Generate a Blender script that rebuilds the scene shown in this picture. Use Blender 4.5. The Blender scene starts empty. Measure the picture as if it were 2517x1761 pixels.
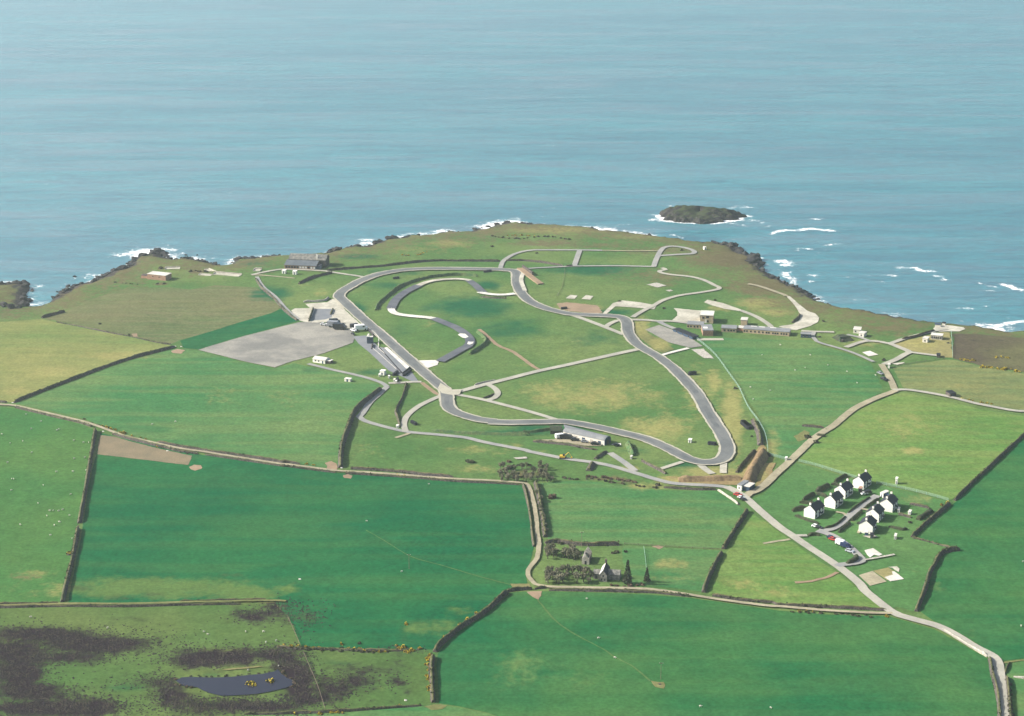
import bpy, bmesh, math, random
import numpy as np
from mathutils import Vector, Matrix, geometry as MG

random.seed(11)
RNG = np.random.RandomState(11)
scene = bpy.context.scene
COL = scene.collection
R = math.radians

# ------------------------------------------------------------------ camera
FPX, PITCH, CAMH = 4500.0, R(17.0), 380.0
cam_d = bpy.data.cameras.new("aerial_camera")
cam_d.sensor_fit = 'HORIZONTAL'
cam_d.sensor_width = 36.0
cam_d.lens = FPX / 2517.0 * 36.0
cam_d.clip_start = 5.0
cam_d.clip_end = 60000.0
cam = bpy.data.objects.new("aerial_camera", cam_d)
cam.location = (0, 0, CAMH)
cam.rotation_euler = (R(90) - PITCH, 0, 0)
COL.objects.link(cam)
scene.camera = cam

# ------------------------------------------------------------------ sky, sun, exposure
SUN_EL = 33.0
world = bpy.data.worlds.new("World")
scene.world = world
world.use_nodes = True
wn = world.node_tree
bg = wn.nodes["Background"]
sky = wn.nodes.new("ShaderNodeTexSky")
sky.sky_type = 'NISHITA'
sky.sun_disc = False
sky.sun_elevation = R(SUN_EL)
sky.sun_rotation = R(-90)
sky.altitude = 400
sky.air_density = 1.0
sky.dust_density = 4.5
wn.links.new(sky.outputs[0], bg.inputs[0])
bg.inputs[1].default_value = 0.105

sun_d = bpy.data.lights.new("sun", 'SUN')
sun_d.energy = 5.0
sun_d.angle = R(0.5)
sun_d.color = (1.0, 0.965, 0.90)
sun = bpy.data.objects.new("sun", sun_d)
sun.rotation_euler = (0, -R(90 - SUN_EL), 0)
sun.location = (-600, 1200, 500)
COL.objects.link(sun)

scene.view_settings.view_transform = 'Standard'
scene.view_settings.look = 'None'
scene.view_settings.gamma = 1.0
scene.view_settings.use_curve_mapping = False
scene.view_settings.exposure = 0.70
scene.cycles.max_bounces = 6
scene.cycles.volume_bounces = 1
HAZE_DENSITY = 0.00007

# ------------------------------------------------------------------ pixel -> ground
FRAMES = {}
for k, o in dict(A1=(0, 560), A2=(600, 540), A3=(1200, 540), A4=(1817, 560), B1=(0, 940), B2=(600, 940), B3=(1200, 940),
                 B4=(1817, 940), C1=(0, 1261), C2=(600, 1261), C3=(1200, 1261), C4=(1817, 1261)).items():
    FRAMES[k] = (o[0], o[1], 2248 / 700)
for k, o in dict(D1=(620, 600), D2=(740, 760), D3=(1660, 740), D4=(1960, 1150), D5=(1360, 1030), D6=(1760, 1060),
                 D7=(1310, 1320), G1=(2000, 1280), G2=(1200, 1130), G3=(960, 820), G4=(2237, 1561)).items():
    FRAMES[k] = (o[0], o[1], 2248 / 280)
FRAMES['D8'] = (1940, 760, 2248 / 420)
FRAMES['E1'] = (0, 560, 2267 / 480)
FRAMES['E2'] = (1560, 460, 2248 / 560)
FRAMES['E3'] = (350, 1500, 4.1)
FRAMES['F'] = (0, 0, 2295 / 2517)
FRAMES['S'] = (0, 0, 1.0)
SP, CP = math.sin(PITCH), math.cos(PITCH)
SEA = -7.0


def P(fr, x, y):
    o = FRAMES[fr]
    return o[0] + x / o[2], o[1] + y / o[2]


def ray(u, v):
    xc, yc = (u - 1258.5) / FPX, (880.5 - v) / FPX
    return xc, yc * SP + CP, yc * CP - SP


def at_z(u, v, z):
    d = ray(u, v)
    t = (z - CAMH) / d[2]
    return d[0] * t, d[1] * t


def project(x, y, z):
    dz = z - CAMH
    dep = y * CP - dz * SP
    return 1258.5 + FPX * x / dep, 880.5 - FPX * (y * SP + dz * CP) / dep


# ------------------------------------------------------------------ coastline (read from the shore in view, carried on outside it)
COAST = [('A1', (-700, 470, -300, 430, 0, 440, 60, 455, 110, 455, 150, 430, 185, 445, 215, 480, 230, 510, 215, 560, 205, 605, 225, 628, 290, 628, 350, 600, 410, 575, 430, 540,
                 480, 518, 560, 485, 620, 455, 700, 440, 800, 400, 830, 370, 900, 350, 1000, 315, 1010, 290, 1060, 255, 1080, 228, 1150, 222,
                 1170, 198, 1220, 184, 1295, 194, 1270, 225, 1330, 250, 1400, 258, 1500, 252, 1600, 272, 1700, 292, 1740, 308, 1800, 298,
                 1840, 266, 1900, 258, 2030, 246, 2100, 240, 2210, 228)),
         ('A2', (321, 289, 480, 282, 650, 272, 710, 242, 800, 232, 890, 215, 960, 225, 1040, 185, 1150, 165, 1250, 150, 1300, 128, 1400, 132, 1500, 120,
                 1600, 106, 1700, 102, 1800, 100, 1860, 74, 1910, 80, 1950, 58, 1990, 50)),
         ('A3', (90, 50, 130, 32, 250, 22, 330, 45, 500, 46, 600, 55, 750, 62, 850, 75, 900, 90, 1000, 100, 1150, 115, 1300, 135, 1400, 145, 1500, 156,
                 1600, 175, 1700, 185, 1800, 190, 1850, 206, 1900, 215, 1950, 212, 1975, 240, 2000, 265, 2050, 290, 2130, 310, 2142, 338, 2110, 352,
                 2170, 385, 2178, 412)),
         ('A4', (240, 378, 330, 420, 400, 450, 450, 480, 530, 520, 590, 560, 640, 580, 700, 605, 850, 640, 950, 652, 1100, 680, 1250, 710, 1400, 735,
                 1550, 755, 1700, 770, 1800, 775, 1900, 790, 2000, 805, 2100, 824, 2180, 826, 2248, 818, 2420, 850, 2600, 850, 2900, 900))]
coast = []
for fr, c in COAST:
    for i in range(0, len(c), 2):
        coast.append(at_z(*P(fr, c[i], c[i + 1]), SEA + 0.8))
coast_seen = np.array(coast)
coast_poly = [(-9000, coast[0][1] - 100), (-3000, coast[0][1] + 150), (coast[0][0] - 400, coast[0][1] - 60)] + coast + \
             [(coast[-1][0] + 300, coast[-1][1] - 30), (3000, coast[-1][1] - 260), (9000, coast[-1][1] - 600), (9000, -6000), (-9000, -6000)]
CPOLY = np.array(coast_poly)


def seg_dist(x, y, a, b):
    ex, ey = b[0] - a[0], b[1] - a[1]
    L = ex * ex + ey * ey + 1e-9
    t = np.clip(((x - a[0]) * ex + (y - a[1]) * ey) / L, 0, 1)
    return np.hypot(x - a[0] - t * ex, y - a[1] - t * ey)


def coast_sd(x, y):
    d = np.full(x.shape, 1e9)
    ins = np.zeros(x.shape, bool)
    n = len(CPOLY)
    for i in range(n):
        a, b = CPOLY[i], CPOLY[(i + 1) % n]
        if not (a[1] < -5000 and b[1] < -5000):
            d = np.minimum(d, seg_dist(x, y, a, b))
        if a[1] != b[1]:
            c = ((a[1] > y) != (b[1] > y)) & (x < (b[0] - a[0]) * (y - a[1]) / (b[1] - a[1]) + a[0])
            ins ^= c
    return np.where(ins, d, -d)


def wob(x, y, k, seed):
    r = np.random.RandomState(seed)
    o = np.zeros(np.shape(x))
    for i in range(5):
        a, ph, q = r.uniform(0, 6.28), r.uniform(0, 6.28), k * r.uniform(0.6, 1.7)
        o = o + np.sin((x * math.cos(a) + y * math.sin(a)) * q + ph)
    return o / 2.6


def height_raw(x, y, sd=None):
    if sd is None:
        sd = coast_sd(x, y)
    sdj = sd + 2.2 * wob(x, y, 0.33, 3) + 1.0 * wob(x, y, 0.9, 4)
    und = 0.9 * np.sin(x / 63 + 1.3) * np.cos(y / 71) + 0.7 * np.sin((x + y) / 97 + .6) + 0.35 * np.sin(x / 21 + y / 47) * np.sin(y / 26 + .4)
    t = np.clip(sd / 60.0, 0, 1)
    sm = t * t * (3 - 2 * t)
    z = und * sm - 2.6 * (1 - sm) - 5.0 * np.exp(-np.clip(sdj, 0, None) / 4.5) + 0.7 * wob(x, y, 0.8, 9) * np.exp(-np.clip(sdj, 0, None) / 7.0)
    return np.where(sdj > 0, z, np.maximum(-7.6 + 0.35 * sdj, -16))


GX0, GX1, GY0, GY1, GS = -580.0, 580.0, 620.0, 1900.0, 4.0
gx = np.arange(GX0, GX1 + .1, GS)
gy = np.arange(GY0, GY1 + .1, GS)
GXX, GYY = np.meshgrid(gx, gy)
RSD = coast_sd(GXX, GYY)
RH = height_raw(GXX, GYY, RSD)
NXR, NYR = len(gx), len(gy)


def hgt(x, y):
    x = np.asarray(x, float)
    y = np.asarray(y, float)
    fx = np.clip((x - GX0) / GS, 0, NXR - 1.001)
    fy = np.clip((y - GY0) / GS, 0, NYR - 1.001)
    i, j = fx.astype(int), fy.astype(int)
    a, b = fx - i, fy - j
    return RH[j, i] * (1 - a) * (1 - b) + RH[j, i + 1] * a * (1 - b) + RH[j + 1, i] * (1 - a) * b + RH[j + 1, i + 1] * a * b


def hz(x, y):
    return float(hgt(x, y))


def at(u, v):
    z = 0.0
    for _ in range(14):
        x, y = at_z(u, v, z)
        z = 0.5 * z + 0.5 * hz(x, y)
    return at_z(u, v, z)


def W(fr, *c):
    return [at(*P(fr, c[i], c[i + 1])) for i in range(0, len(c), 2)]


# ------------------------------------------------------------------ materials
def lin(r, g, b):
    f = lambda c: (c / 255 / 12.92) if c <= 10 else (((c / 255) + .055) / 1.055) ** 2.4
    return (f(r), f(g), f(b), 1)


class NT:
    def __init__(self, name):
        self.mat = bpy.data.materials.new(name)
        self.mat.use_nodes = True
        self.t = self.mat.node_tree
        self.b = self.t.nodes["Principled BSDF"]
        self.geo = None

    def node(self, typ, **kw):
        n = self.t.nodes.new(typ)
        for k, v in kw.items():
            setattr(n, k, v)
        return n

    def link(self, a, b):
        self.t.links.new(a, b)

    def pos(self):
        if self.geo is None:
            self.geo = self.node("ShaderNodeNewGeometry")
        return self.geo.outputs["Position"]

    def noise(self, scale, detail=3, rough=.55, vec=None, stretch=None, dist=0.0):
        n = self.node("ShaderNodeTexNoise")
        v = vec or self.pos()
        if stretch:
            m = self.node("ShaderNodeMapping")
            m.inputs["Scale"].default_value = stretch[:3]
            if len(stretch) > 3:
                m.inputs["Rotation"].default_value = (0, 0, stretch[3])
            self.link(v, m.inputs["Vector"])
            v = m.outputs[0]
        self.link(v, n.inputs["Vector"])
        n.inputs["Scale"].default_value = scale
        n.inputs["Detail"].default_value = detail
        n.inputs["Roughness"].default_value = rough
        n.inputs["Distortion"].default_value = dist
        return n.outputs["Fac"]

    def val(self, x, sock):
        if isinstance(x, (int, float)):
            sock.default_value = x
        else:
            self.link(x, sock)

    def math(self, op, a, b=0.0, clamp=False):
        n = self.node("ShaderNodeMath", operation=op, use_clamp=clamp)
        self.val(a, n.inputs[0])
        self.val(b, n.inputs[1])
        return n.outputs[0]

    def step(self, x, lo, hi, to0=0.0, to1=1.0):
        n = self.node("ShaderNodeMapRange", interpolation_type='SMOOTHSTEP')
        self.val(x, n.inputs[0])
        n.inputs[1].default_value = lo
        n.inputs[2].default_value = hi
        n.inputs[3].default_value = to0
        n.inputs[4].default_value = to1
        return n.outputs[0]

    def mix(self, fac, a, b, blend='MIX'):
        n = self.node("ShaderNodeMix", data_type='RGBA', blend_type=blend)
        self.val(fac, n.inputs[0])
        for s, v in ((n.inputs[6], a), (n.inputs[7], b)):
            if isinstance(v, tuple):
                s.default_value = v
            else:
                self.link(v, s)
        return n.outputs[2]

    def attr(self, name):
        n = self.node("ShaderNodeAttribute", attribute_name=name)
        return n.outputs["Fac"]

    def done(self, col, rough=.9, spec=.15):
        if isinstance(col, tuple):
            self.b.inputs["Base Color"].default_value = col
        else:
            self.link(col, self.b.inputs["Base Color"])
        self.val(rough, self.b.inputs["Roughness"])
        self.b.inputs["Specular IOR Level"].default_value = spec
        return self.mat

    def grain(self, col, scale, amt, detail=3):
        n = self.noise(scale, detail, .65)
        v = self.step(n, .25, .75, 1 - amt, 1 + amt)
        m = self.node("ShaderNodeMix", data_type='RGBA', blend_type='MULTIPLY')
        m.inputs[0].default_value = 1
        if isinstance(col, tuple):
            m.inputs[6].default_value = col
        else:
            self.link(col, m.inputs[6])
        c = self.node("ShaderNodeCombineColor")
        for i in range(3):
            self.link(v, c.inputs[i])
        self.link(c.outputs[0], m.inputs[7])
        return m.outputs[2]


C_DRY = (0.255, 0.235, 0.085, 1)
C_HEATH = (0.118, 0.102, 0.051, 1)
C_LUSH = (0.012, 0.088, 0.036, 1)


def grass_mat(name, base, alt, dry=C_DRY, heath=C_HEATH, lush=C_LUSH, stripes=None, soil=None, rock=False, patchy=1.0, hk=.7, hs=(.28, .62)):
    m = NT(name)
    n1 = m.noise(.011, 3, .5)
    n2 = m.noise(.075, 4, .6, stretch=(1, .8, 1, .4))
    n4 = m.noise(.028, 3, .55, stretch=(1, .45, 1, .9))
    col = m.mix(m.step(n1, .3, .7), base, alt)
    mid = tuple(.5 * (base[i] + alt[i]) * .84 for i in range(3)) + (1,)
    col = m.mix(m.step(n2, .42, .75, 0, .55 * patchy), col, mid)
    k = m.math('ADD', m.math('MULTIPLY', n2, .55), m.math('MULTIPLY', n4, .45))
    kk = m.math('MULTIPLY', m.math('SUBTRACT', k, .5), 1.9)
    kf = m.math('MULTIPLY', m.math('SUBTRACT', m.noise(.22, 4, .65), .5), 1.6)
    kh = m.math('ADD', m.math('MULTIPLY', kk, .5), m.math('MULTIPLY', kf, .7))
    kd = m.math('ADD', m.math('MULTIPLY', kk, .75), m.math('MULTIPLY', kf, .45))
    col = m.mix(m.step(m.math('ADD', m.attr('lush'), m.math('MULTIPLY', kk, .55)), .22, .75), col, lush)
    col = m.mix(m.step(m.math('ADD', m.attr('dry'), m.math('MULTIPLY', kd, 1.0)), .30, .80, 0, .8), col, dry)
    col = m.mix(m.step(m.math('ADD', m.attr('heath'), m.math('MULTIPLY', kh, hk)), hs[0], hs[1]), col, heath)
    if stripes:
        ang, sc, amt = stripes
        w = m.noise(1.0, 2, .5, stretch=(.004 * sc, .12 * sc, 1, ang))
        col = m.mix(m.step(w, .4, .62, 0, amt), col, dry)
    if rock:
        sp = m.node("ShaderNodeSeparateXYZ")
        m.link(m.pos(), sp.inputs[0])
        zz = m.math('ADD', sp.outputs[2], m.math('MULTIPLY', m.math('SUBTRACT', m.noise(.25, 4, .7), .5), 3.0))
        rk = m.grain(m.mix(m.noise(.16, 4, .7), (.022, .021, .024, 1), (.085, .075, .066, 1)), .6, .4)
        col = m.mix(m.step(zz, -2.7, -3.5), col, rk)
    col = m.grain(col, .55, .20)
    col = m.grain(col, .17, .11)
    col = m.grain(col, .05, .06)
    return m.done(col, 1.0, 0.0)


def plain(name, c, rough=.85, grain=.12, scale=.6, spec=.2, alt=None, ascale=.08):
    m = NT(name)
    col = c
    if alt:
        col = m.mix(m.step(m.noise(ascale, 4, .6), .35, .65), c, alt)
    if grain:
        col = m.grain(col, scale, grain)
    return m.done(col, rough, spec)


M = {}
M['camp'] = grass_mat('camp_grass', (.056, .132, .038, 1), (.122, .172, .054, 1), rock=True, hk=1.0, hs=(.22, .75))
M['green_mid'] = grass_mat('pasture_mid_green', (.038, .140, .046, 1), (.088, .172, .056, 1), patchy=.7, stripes=(.9, .8, .16))
M['green_deep'] = grass_mat('pasture_deep_green', (.003, .086, .033, 1), (.016, .110, .036, 1), dry=(.10, .155, .042, 1), heath=(.05, .075, .03, 1), hs=(.2, .9), patchy=.45, stripes=(-.3, .7, .14))
M['green_far'] = grass_mat('pasture_blue_green', (.006, .094, .033, 1), (.042, .130, .038, 1), dry=(.11, .18, .055, 1), patchy=.5, stripes=(.5, .7, .15))
M['green_sheep'] = grass_mat('sheep_pasture', (.036, .128, .036, 1), (.072, .152, .040, 1), heath=(.12, .12, .052, 1))
M['green_light'] = grass_mat('pasture_light_green', (.080, .178, .042, 1), (.125, .200, .052, 1), stripes=(.62, 1.0, .18))
M['green_yellow'] = grass_mat('pasture_yellow_green', (.115, .172, .052, 1), (.195, .205, .070, 1), stripes=(-.45, 1.0, .25))
M['olive_field'] = grass_mat('olive_field', (.088, .125, .048, 1), (.135, .138, .062, 1), stripes=(-.25, 1.6, .35), dry=(.18, .155, .085, 1))
M['striped_field'] = grass_mat('striped_field', (.098, .150, .056, 1), (.135, .165, .064, 1), stripes=(.2, 1.2, .3))
M['moor'] = grass_mat('moorland', (.060, .122, .034, 1), (.100, .138, .042, 1), heath=(.024, .016, .021, 1), dry=(.14, .17, .05, 1), hk=.95, hs=(.12, .72))
M['heather'] = grass_mat('heather_heath', (.078, .062, .045, 1), (.125, .128, .055, 1), heath=(.045, .036, .034, 1), hs=(.1, .5), hk=1.1)
M['dry_grass'] = grass_mat('dry_grass', (.22, .20, .085, 1), (.28, .235, .11, 1))
M['ochre_grass'] = grass_mat('ochre_bank_grass', (.20, .16, .075, 1), (.26, .19, .095, 1))
M['verge'] = grass_mat('rough_verge', (.13, .15, .055, 1), (.19, .175, .075, 1))
M['trod'] = grass_mat('trodden_grass', (.06, .14, .045, 1), (.10, .16, .055, 1))
M['earth'] = plain('ochre_earth', (.15, .10, .055, 1), alt=(.235, .165, .085, 1), scale=.8, grain=.25, ascale=.15)
M['soil'] = plain('bare_soil', (.235, .165, .105, 1), alt=(.29, .205, .13, 1), scale=.9)
M['tilled'] = plain('tilled_soil', (.165, .135, .08, 1), alt=(.205, .16, .095, 1), scale=1.2, grain=.16)
M['asphalt'] = plain('track_asphalt', (.118, .126, .126, 1), alt=(.17, .172, .162, 1), scale=1.5, grain=.09, ascale=.045)
M['asphalt_worn'] = plain('worn_racing_line', (.098, .106, .108, 1), alt=(.15, .154, .148, 1), scale=1.2, grain=.12, ascale=.06)
M['asphalt_dark'] = plain('dark_asphalt', (.07, .076, .095, 1), alt=(.115, .12, .132, 1), scale=1.5, grain=.1, ascale=.06)
M['pit_asphalt'] = plain('pit_asphalt', (.155, .165, .18, 1), alt=(.2, .205, .21, 1), scale=1.5, grain=.1, ascale=.06)
M['lot_asphalt'] = plain('worn_lot_asphalt', (.17, .165, .148, 1), alt=(.29, .272, .23, 1), scale=.8, grain=.13, ascale=.03)
M['pale_edge'] = plain('pale_road_edge', (.36, .335, .26, 1), alt=(.43, .40, .31, 1), scale=.8, grain=.1)
M['road'] = plain('pale_road', (.31, .295, .245, 1), alt=(.385, .365, .295, 1), scale=.9, grain=.1)
M['road_grey'] = plain('grey_road', (.235, .235, .225, 1), alt=(.31, .30, .265, 1), scale=.9, grain=.1)
M['lane'] = plain('farm_lane', (.265, .235, .155, 1), alt=(.35, .31, .205, 1), scale=.7, grain=.15)
M['concrete'] = plain('pale_concrete', (.36, .335, .265, 1), alt=(.50, .47, .38, 1), scale=.5, grain=.16)
M['white_concrete'] = plain('white_concrete', (.52, .49, .43, 1), alt=(.68, .645, .57, 1), scale=.5, grain=.14)
M['stone'] = plain('dark_field_stone', (.055, .047, .045, 1), alt=(.11, .092, .08, 1), scale=1.4, grain=.35, ascale=.7)
M['stone_pale'] = plain('pale_stone', (.33, .30, .255, 1), alt=(.45, .42, .36, 1), scale=1.4, grain=.2, ascale=.7)
M['stone_mid'] = plain('grey_stone', (.17, .16, .14, 1), alt=(.27, .25, .22, 1), scale=1.4, grain=.2, ascale=.7)
M['turf'] = plain('bank_turf', (.06, .07, .028, 1), alt=(.135, .125, .055, 1), scale=.9, grain=.25, ascale=.25)
M['turf_green'] = plain('bank_green_turf', (.05, .11, .04, 1), alt=(.11, .145, .055, 1), scale=.9, grain=.25, ascale=.25)
M['rock'] = plain('shore_rock', (.014, .014, .018, 1), alt=(.05, .046, .042, 1), scale=.8, grain=.35, ascale=.35)
M['white'] = plain('white_render', (.80, .77, .69, 1), grain=.04, scale=1.0)
M['offwhite'] = plain('off_white_paint', (.66, .62, .54, 1), grain=.1, scale=1.0)
M['slate'] = plain('slate_roof', (.030, .033, .045, 1), grain=.2, scale=2.2, rough=.7)
M['old_slate'] = plain('weathered_slate', (.10, .10, .095, 1), alt=(.22, .21, .18, 1), grain=.25, scale=1.6, ascale=.5)
M['brick'] = plain('brick', (.29, .165, .115, 1), alt=(.36, .22, .15, 1), grain=.15, scale=2.2, ascale=.5)
M['brick_pale'] = plain('buff_brick', (.40, .30, .19, 1), alt=(.47, .36, .24, 1), grain=.12, scale=2.2, ascale=.5)
M['flat_roof'] = plain('grey_flat_roof', (.17, .178, .185, 1), alt=(.23, .235, .235, 1), grain=.12, scale=1.4, ascale=.2)
M['hall_roof'] = plain('hall_roof', (.085, .10, .115, 1), alt=(.12, .135, .145, 1), grain=.12, scale=1.4, ascale=.2)
M['pale_roof'] = plain('pale_flat_roof', (.50, .475, .42, 1), alt=(.62, .59, .52, 1), grain=.08, scale=1.0)
M['glass'] = plain('window_glass', (.018, .020, .026, 1), rough=.15, grain=0, spec=.5)
M['dark'] = plain('dark_tyre_and_shade', (.018, .019, .026, 1), grain=.25, scale=2.0)
M['dark_blue'] = plain('dark_blue_cladding_and_shade', (.035, .06, .10, 1), grain=.15, scale=1.5)
M['wood'] = plain('weathered_wood', (.20, .16, .12, 1), grain=.2, scale=2.0)
M['fence'] = plain('pale_green_fence', (.30, .44, .36, 1), grain=.08, scale=1.0, rough=.6)
M['steel'] = plain('grey_steel', (.35, .36, .37, 1), grain=.1, scale=1.0, rough=.5)
M['red'] = plain('red_paint', (.42, .035, .03, 1), grain=0, rough=.35, spec=.4)
M['navy'] = plain('navy_paint', (.02, .03, .085, 1), grain=0, rough=.35, spec=.4)
M['black_paint'] = plain('black_paint', (.015, .016, .02, 1), grain=0, rough=.35, spec=.4)
M['silver'] = plain('silver_paint', (.40, .42, .46, 1), grain=0, rough=.35, spec=.4)
M['white_paint'] = plain('white_paint', (.80, .80, .78, 1), grain=0, rough=.35, spec=.4)
M['yellow'] = plain('yellow_paint', (.65, .42, .03, 1), grain=.05, rough=.4, spec=.4)
M['grey_paint'] = plain('grey_paint', (.25, .26, .28, 1), grain=.05, rough=.4, spec=.4)
M['sheep'] = plain('fleece', (.50, .48, .40, 1), grain=.1, scale=6)
M['bark'] = plain('bark', (.075, .062, .05, 1), grain=.25, scale=3)
M['gorse_leaf'] = plain('gorse_leaf', (.030, .047, .017, 1), alt=(.065, .072, .026, 1), grain=.3, scale=2.0, ascale=.9)
M['gorse_flower'] = plain('gorse_flower', (.42, .30, .018, 1), alt=(.52, .40, .04, 1), grain=.25, scale=2.0, ascale=.9)
M['scrub_leaf'] = plain('scrub_leaf', (.042, .060, .026, 1), alt=(.095, .085, .05, 1), grain=.3, scale=1.6, ascale=.6)
M['hedge_leaf'] = plain('hedge_leaf', (.024, .036, .018, 1), alt=(.055, .058, .03, 1), grain=.3, scale=1.6, ascale=.6)
M['twig_leaf'] = plain('bare_twig_crown', (.135, .15, .082, 1), alt=(.205, .185, .125, 1), grain=.3, scale=1.4, ascale=.3)
M['brown_leaf'] = plain('brown_bush', (.17, .115, .075, 1), alt=(.11, .085, .055, 1), grain=.3, scale=1.6, ascale=.5)
M['conifer'] = plain('conifer_needles', (.022, .040, .022, 1), alt=(.055, .056, .032, 1), grain=.3, scale=1.6, ascale=.5)
M['heather_tuft'] = plain('heather_tuft', (.018, .013, .017, 1), alt=(.05, .042, .03, 1), grain=.3, scale=1.2, ascale=.2)
m = NT('pond_water')
M['pond'] = m.done((.022, .022, .036, 1), .18, .35)


# sea: reflecting, rippled, with foam where waves break
def sea_mat():
    m = NT('sea_water')
    sw = m.noise(1.0, 4, .55, stretch=(.012, .060, 1, .06), dist=.6)
    sw2 = m.noise(1.0, 3, .6, stretch=(.02, .14, 1, -.05), dist=.4)
    fine = m.noise(1.0, 3, .65, stretch=(.25, .55, 1, .1))
    big = m.noise(1.0, 3, .5, stretch=(.0012, .006, 1, .03))
    slick = m.noise(1.0, 4, .55, stretch=(.0035, .020, 1, .04), dist=.8)
    h = m.math('ADD', m.math('ADD', m.math('MULTIPLY', sw, 3.0), m.math('MULTIPLY', sw2, 1.2)), m.math('MULTIPLY', fine, .8))
    bp = m.node("ShaderNodeBump")
    bp.inputs["Strength"].default_value = .85
    bp.inputs["Distance"].default_value = 1.0
    m.link(h, bp.inputs["Height"])
    m.link(bp.outputs[0], m.b.inputs["Normal"])
    deep = m.mix(m.step(big, .35, .65), (.002, .150, .178, 1), (.010, .195, .215, 1))
    deep = m.mix(m.step(m.math('ADD', m.math('MULTIPLY', sw, .6), m.math('MULTIPLY', sw2, .4)), .44, .62, 0, .6), deep, (.001, .085, .122, 1))
    deep = m.mix(m.step(slick, .46, .70, 0, .5), deep, (.001, .080, .118, 1))
    rip = m.step(m.noise(1.0, 4, .7, stretch=(.10, .16, 1, .05)), .28, .72, .72, 1.28)
    cc = m.node("ShaderNodeCombineColor")
    for i in range(3):
        m.link(rip, cc.inputs[i])
    deep = m.mix(1.0, deep, cc.outputs[0], 'MULTIPLY')
    fn = m.math('ADD', m.math('MULTIPLY', m.noise(.22, 5, .7, stretch=(1, 1.2, 1, .2), dist=1.2), .6), m.math('MULTIPLY', m.noise(.055, 3, .6), .4))
    fo = m.math('ADD', m.attr('foam'), m.math('MULTIPLY', m.math('SUBTRACT', fn, .5), 3.2))
    f = m.step(fo, .38, .80)
    col = m.mix(f, deep, (.82, .83, .80, 1))
    m.link(m.math('MAXIMUM', m.step(slick, .30, .72, .28, .50), m.step(f, 0, 1, 0, .9)), m.b.inputs["Roughness"])
    m.link(col, m.b.inputs["Base Color"])
    m.b.inputs["IOR"].default_value = 3.1
    m.b.inputs["Specular IOR Level"].default_value = .7
    return m.mat


M['sea'] = sea_mat()


# ------------------------------------------------------------------ object helpers
def link_mesh(name, verts, faces, mat, parent=None, smooth=False, kind=None):
    me = bpy.data.meshes.new(name)
    me.from_pydata([tuple(v) for v in verts], [], faces)
    me.materials.append(mat if not isinstance(mat, str) else M[mat])
    if smooth:
        me.polygons.foreach_set("use_smooth", [True] * len(me.polygons))
    o = bpy.data.objects.new(name, me)
    COL.objects.link(o)
    if parent is not None:
        o.parent = parent
    if kind:
        o["kind"] = kind
    return o


def tag(o, label, cat, group=None):
    o["label"] = label
    o["category"] = cat
    o["kind"] = "thing"
    if group:
        o["group"] = group
    return o


def thing(name, label, cat, loc=(0, 0, 0), rz=0.0, group=None):
    o = bpy.data.objects.new(name, None)
    o.empty_display_size = .5
    COL.objects.link(o)
    o.location = loc
    o.rotation_euler = (0, 0, rz)
    return tag(o, label, cat, group)


def dup(root, loc, rz=None, scale=None, label=None, group=None, cat=None):
    r = root.copy()
    COL.objects.link(r)
    r.location = loc
    if rz is not None:
        r.rotation_euler = (0, 0, rz)
    if scale is not None:
        r.scale = scale if isinstance(scale, tuple) else (scale,) * 3
    if label:
        r["label"] = label
    if group:
        r["group"] = group
    if cat:
        r["category"] = cat
    for ch in root.children:
        c = ch.copy()
        COL.objects.link(c)
        c.parent = r
        for g in ch.children:
            d = g.copy()
            COL.objects.link(d)
            d.parent = c
    return r


class MB:
    def __init__(self):
        self.v, self.f = [], []

    def add(self, vs, fs):
        n = len(self.v)
        self.v += [tuple(p) for p in vs]
        self.f += [tuple(i + n for i in q) for q in fs]
        return self

    def box(self, x0, x1, y0, y1, z0, z1):
        return self.add([(x0, y0, z0), (x1, y0, z0), (x1, y1, z0), (x0, y1, z0), (x0, y0, z1), (x1, y0, z1), (x1, y1, z1), (x0, y1, z1)],
                        [(0, 3, 2, 1), (4, 5, 6, 7), (0, 1, 5, 4), (1, 2, 6, 5), (2, 3, 7, 6), (3, 0, 4, 7)])

    def prism(self, prof, y0, y1):
        """profile in x,z extruded along y"""
        n = len(prof)
        vs = [(x, y0, z) for x, z in prof] + [(x, y1, z) for x, z in prof]
        fs = [tuple(range(n)), tuple(range(2 * n - 1, n - 1, -1))]
        for i in range(n):
            j = (i + 1) % n
            fs.append((j, i, i + n, j + n))
        return self.add(vs, fs)

    def prism_x(self, prof, x0, x1):
        """profile in y,z extruded along x"""
        n = len(prof)
        vs = [(x0, y, z) for y, z in prof] + [(x1, y, z) for y, z in prof]
        fs = [tuple(range(n - 1, -1, -1)), tuple(range(n, 2 * n))]
        for i in range(n):
            j = (i + 1) % n
            fs.append((i, j, j + n, i + n))
        return self.add(vs, fs)

    def cyl(self, p0, p1, r0, r1=None, n=8):
        r1 = r0 if r1 is None else r1
        p0, p1 = Vector(p0), Vector(p1)
        d = (p1 - p0).normalized()
        a = d.orthogonal().normalized()
        b = d.cross(a)
        vs, fs = [], []
        for p, r in ((p0, r0), (p1, r1)):
            for i in range(n):
                t = 2 * math.pi * i / n
                vs.append(p + a * (r * math.cos(t)) + b * (r * math.sin(t)))
        for i in range(n):
            j = (i + 1) % n
            fs.append((i, j, j + n, i + n))
        fs += [tuple(range(n - 1, -1, -1)), tuple(range(n, 2 * n))]
        return self.add(vs, fs)

    def build(self, name, mat, parent=None, smooth=False, kind=None):
        return link_mesh(name, self.v, self.f, mat, parent, smooth, kind)


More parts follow.
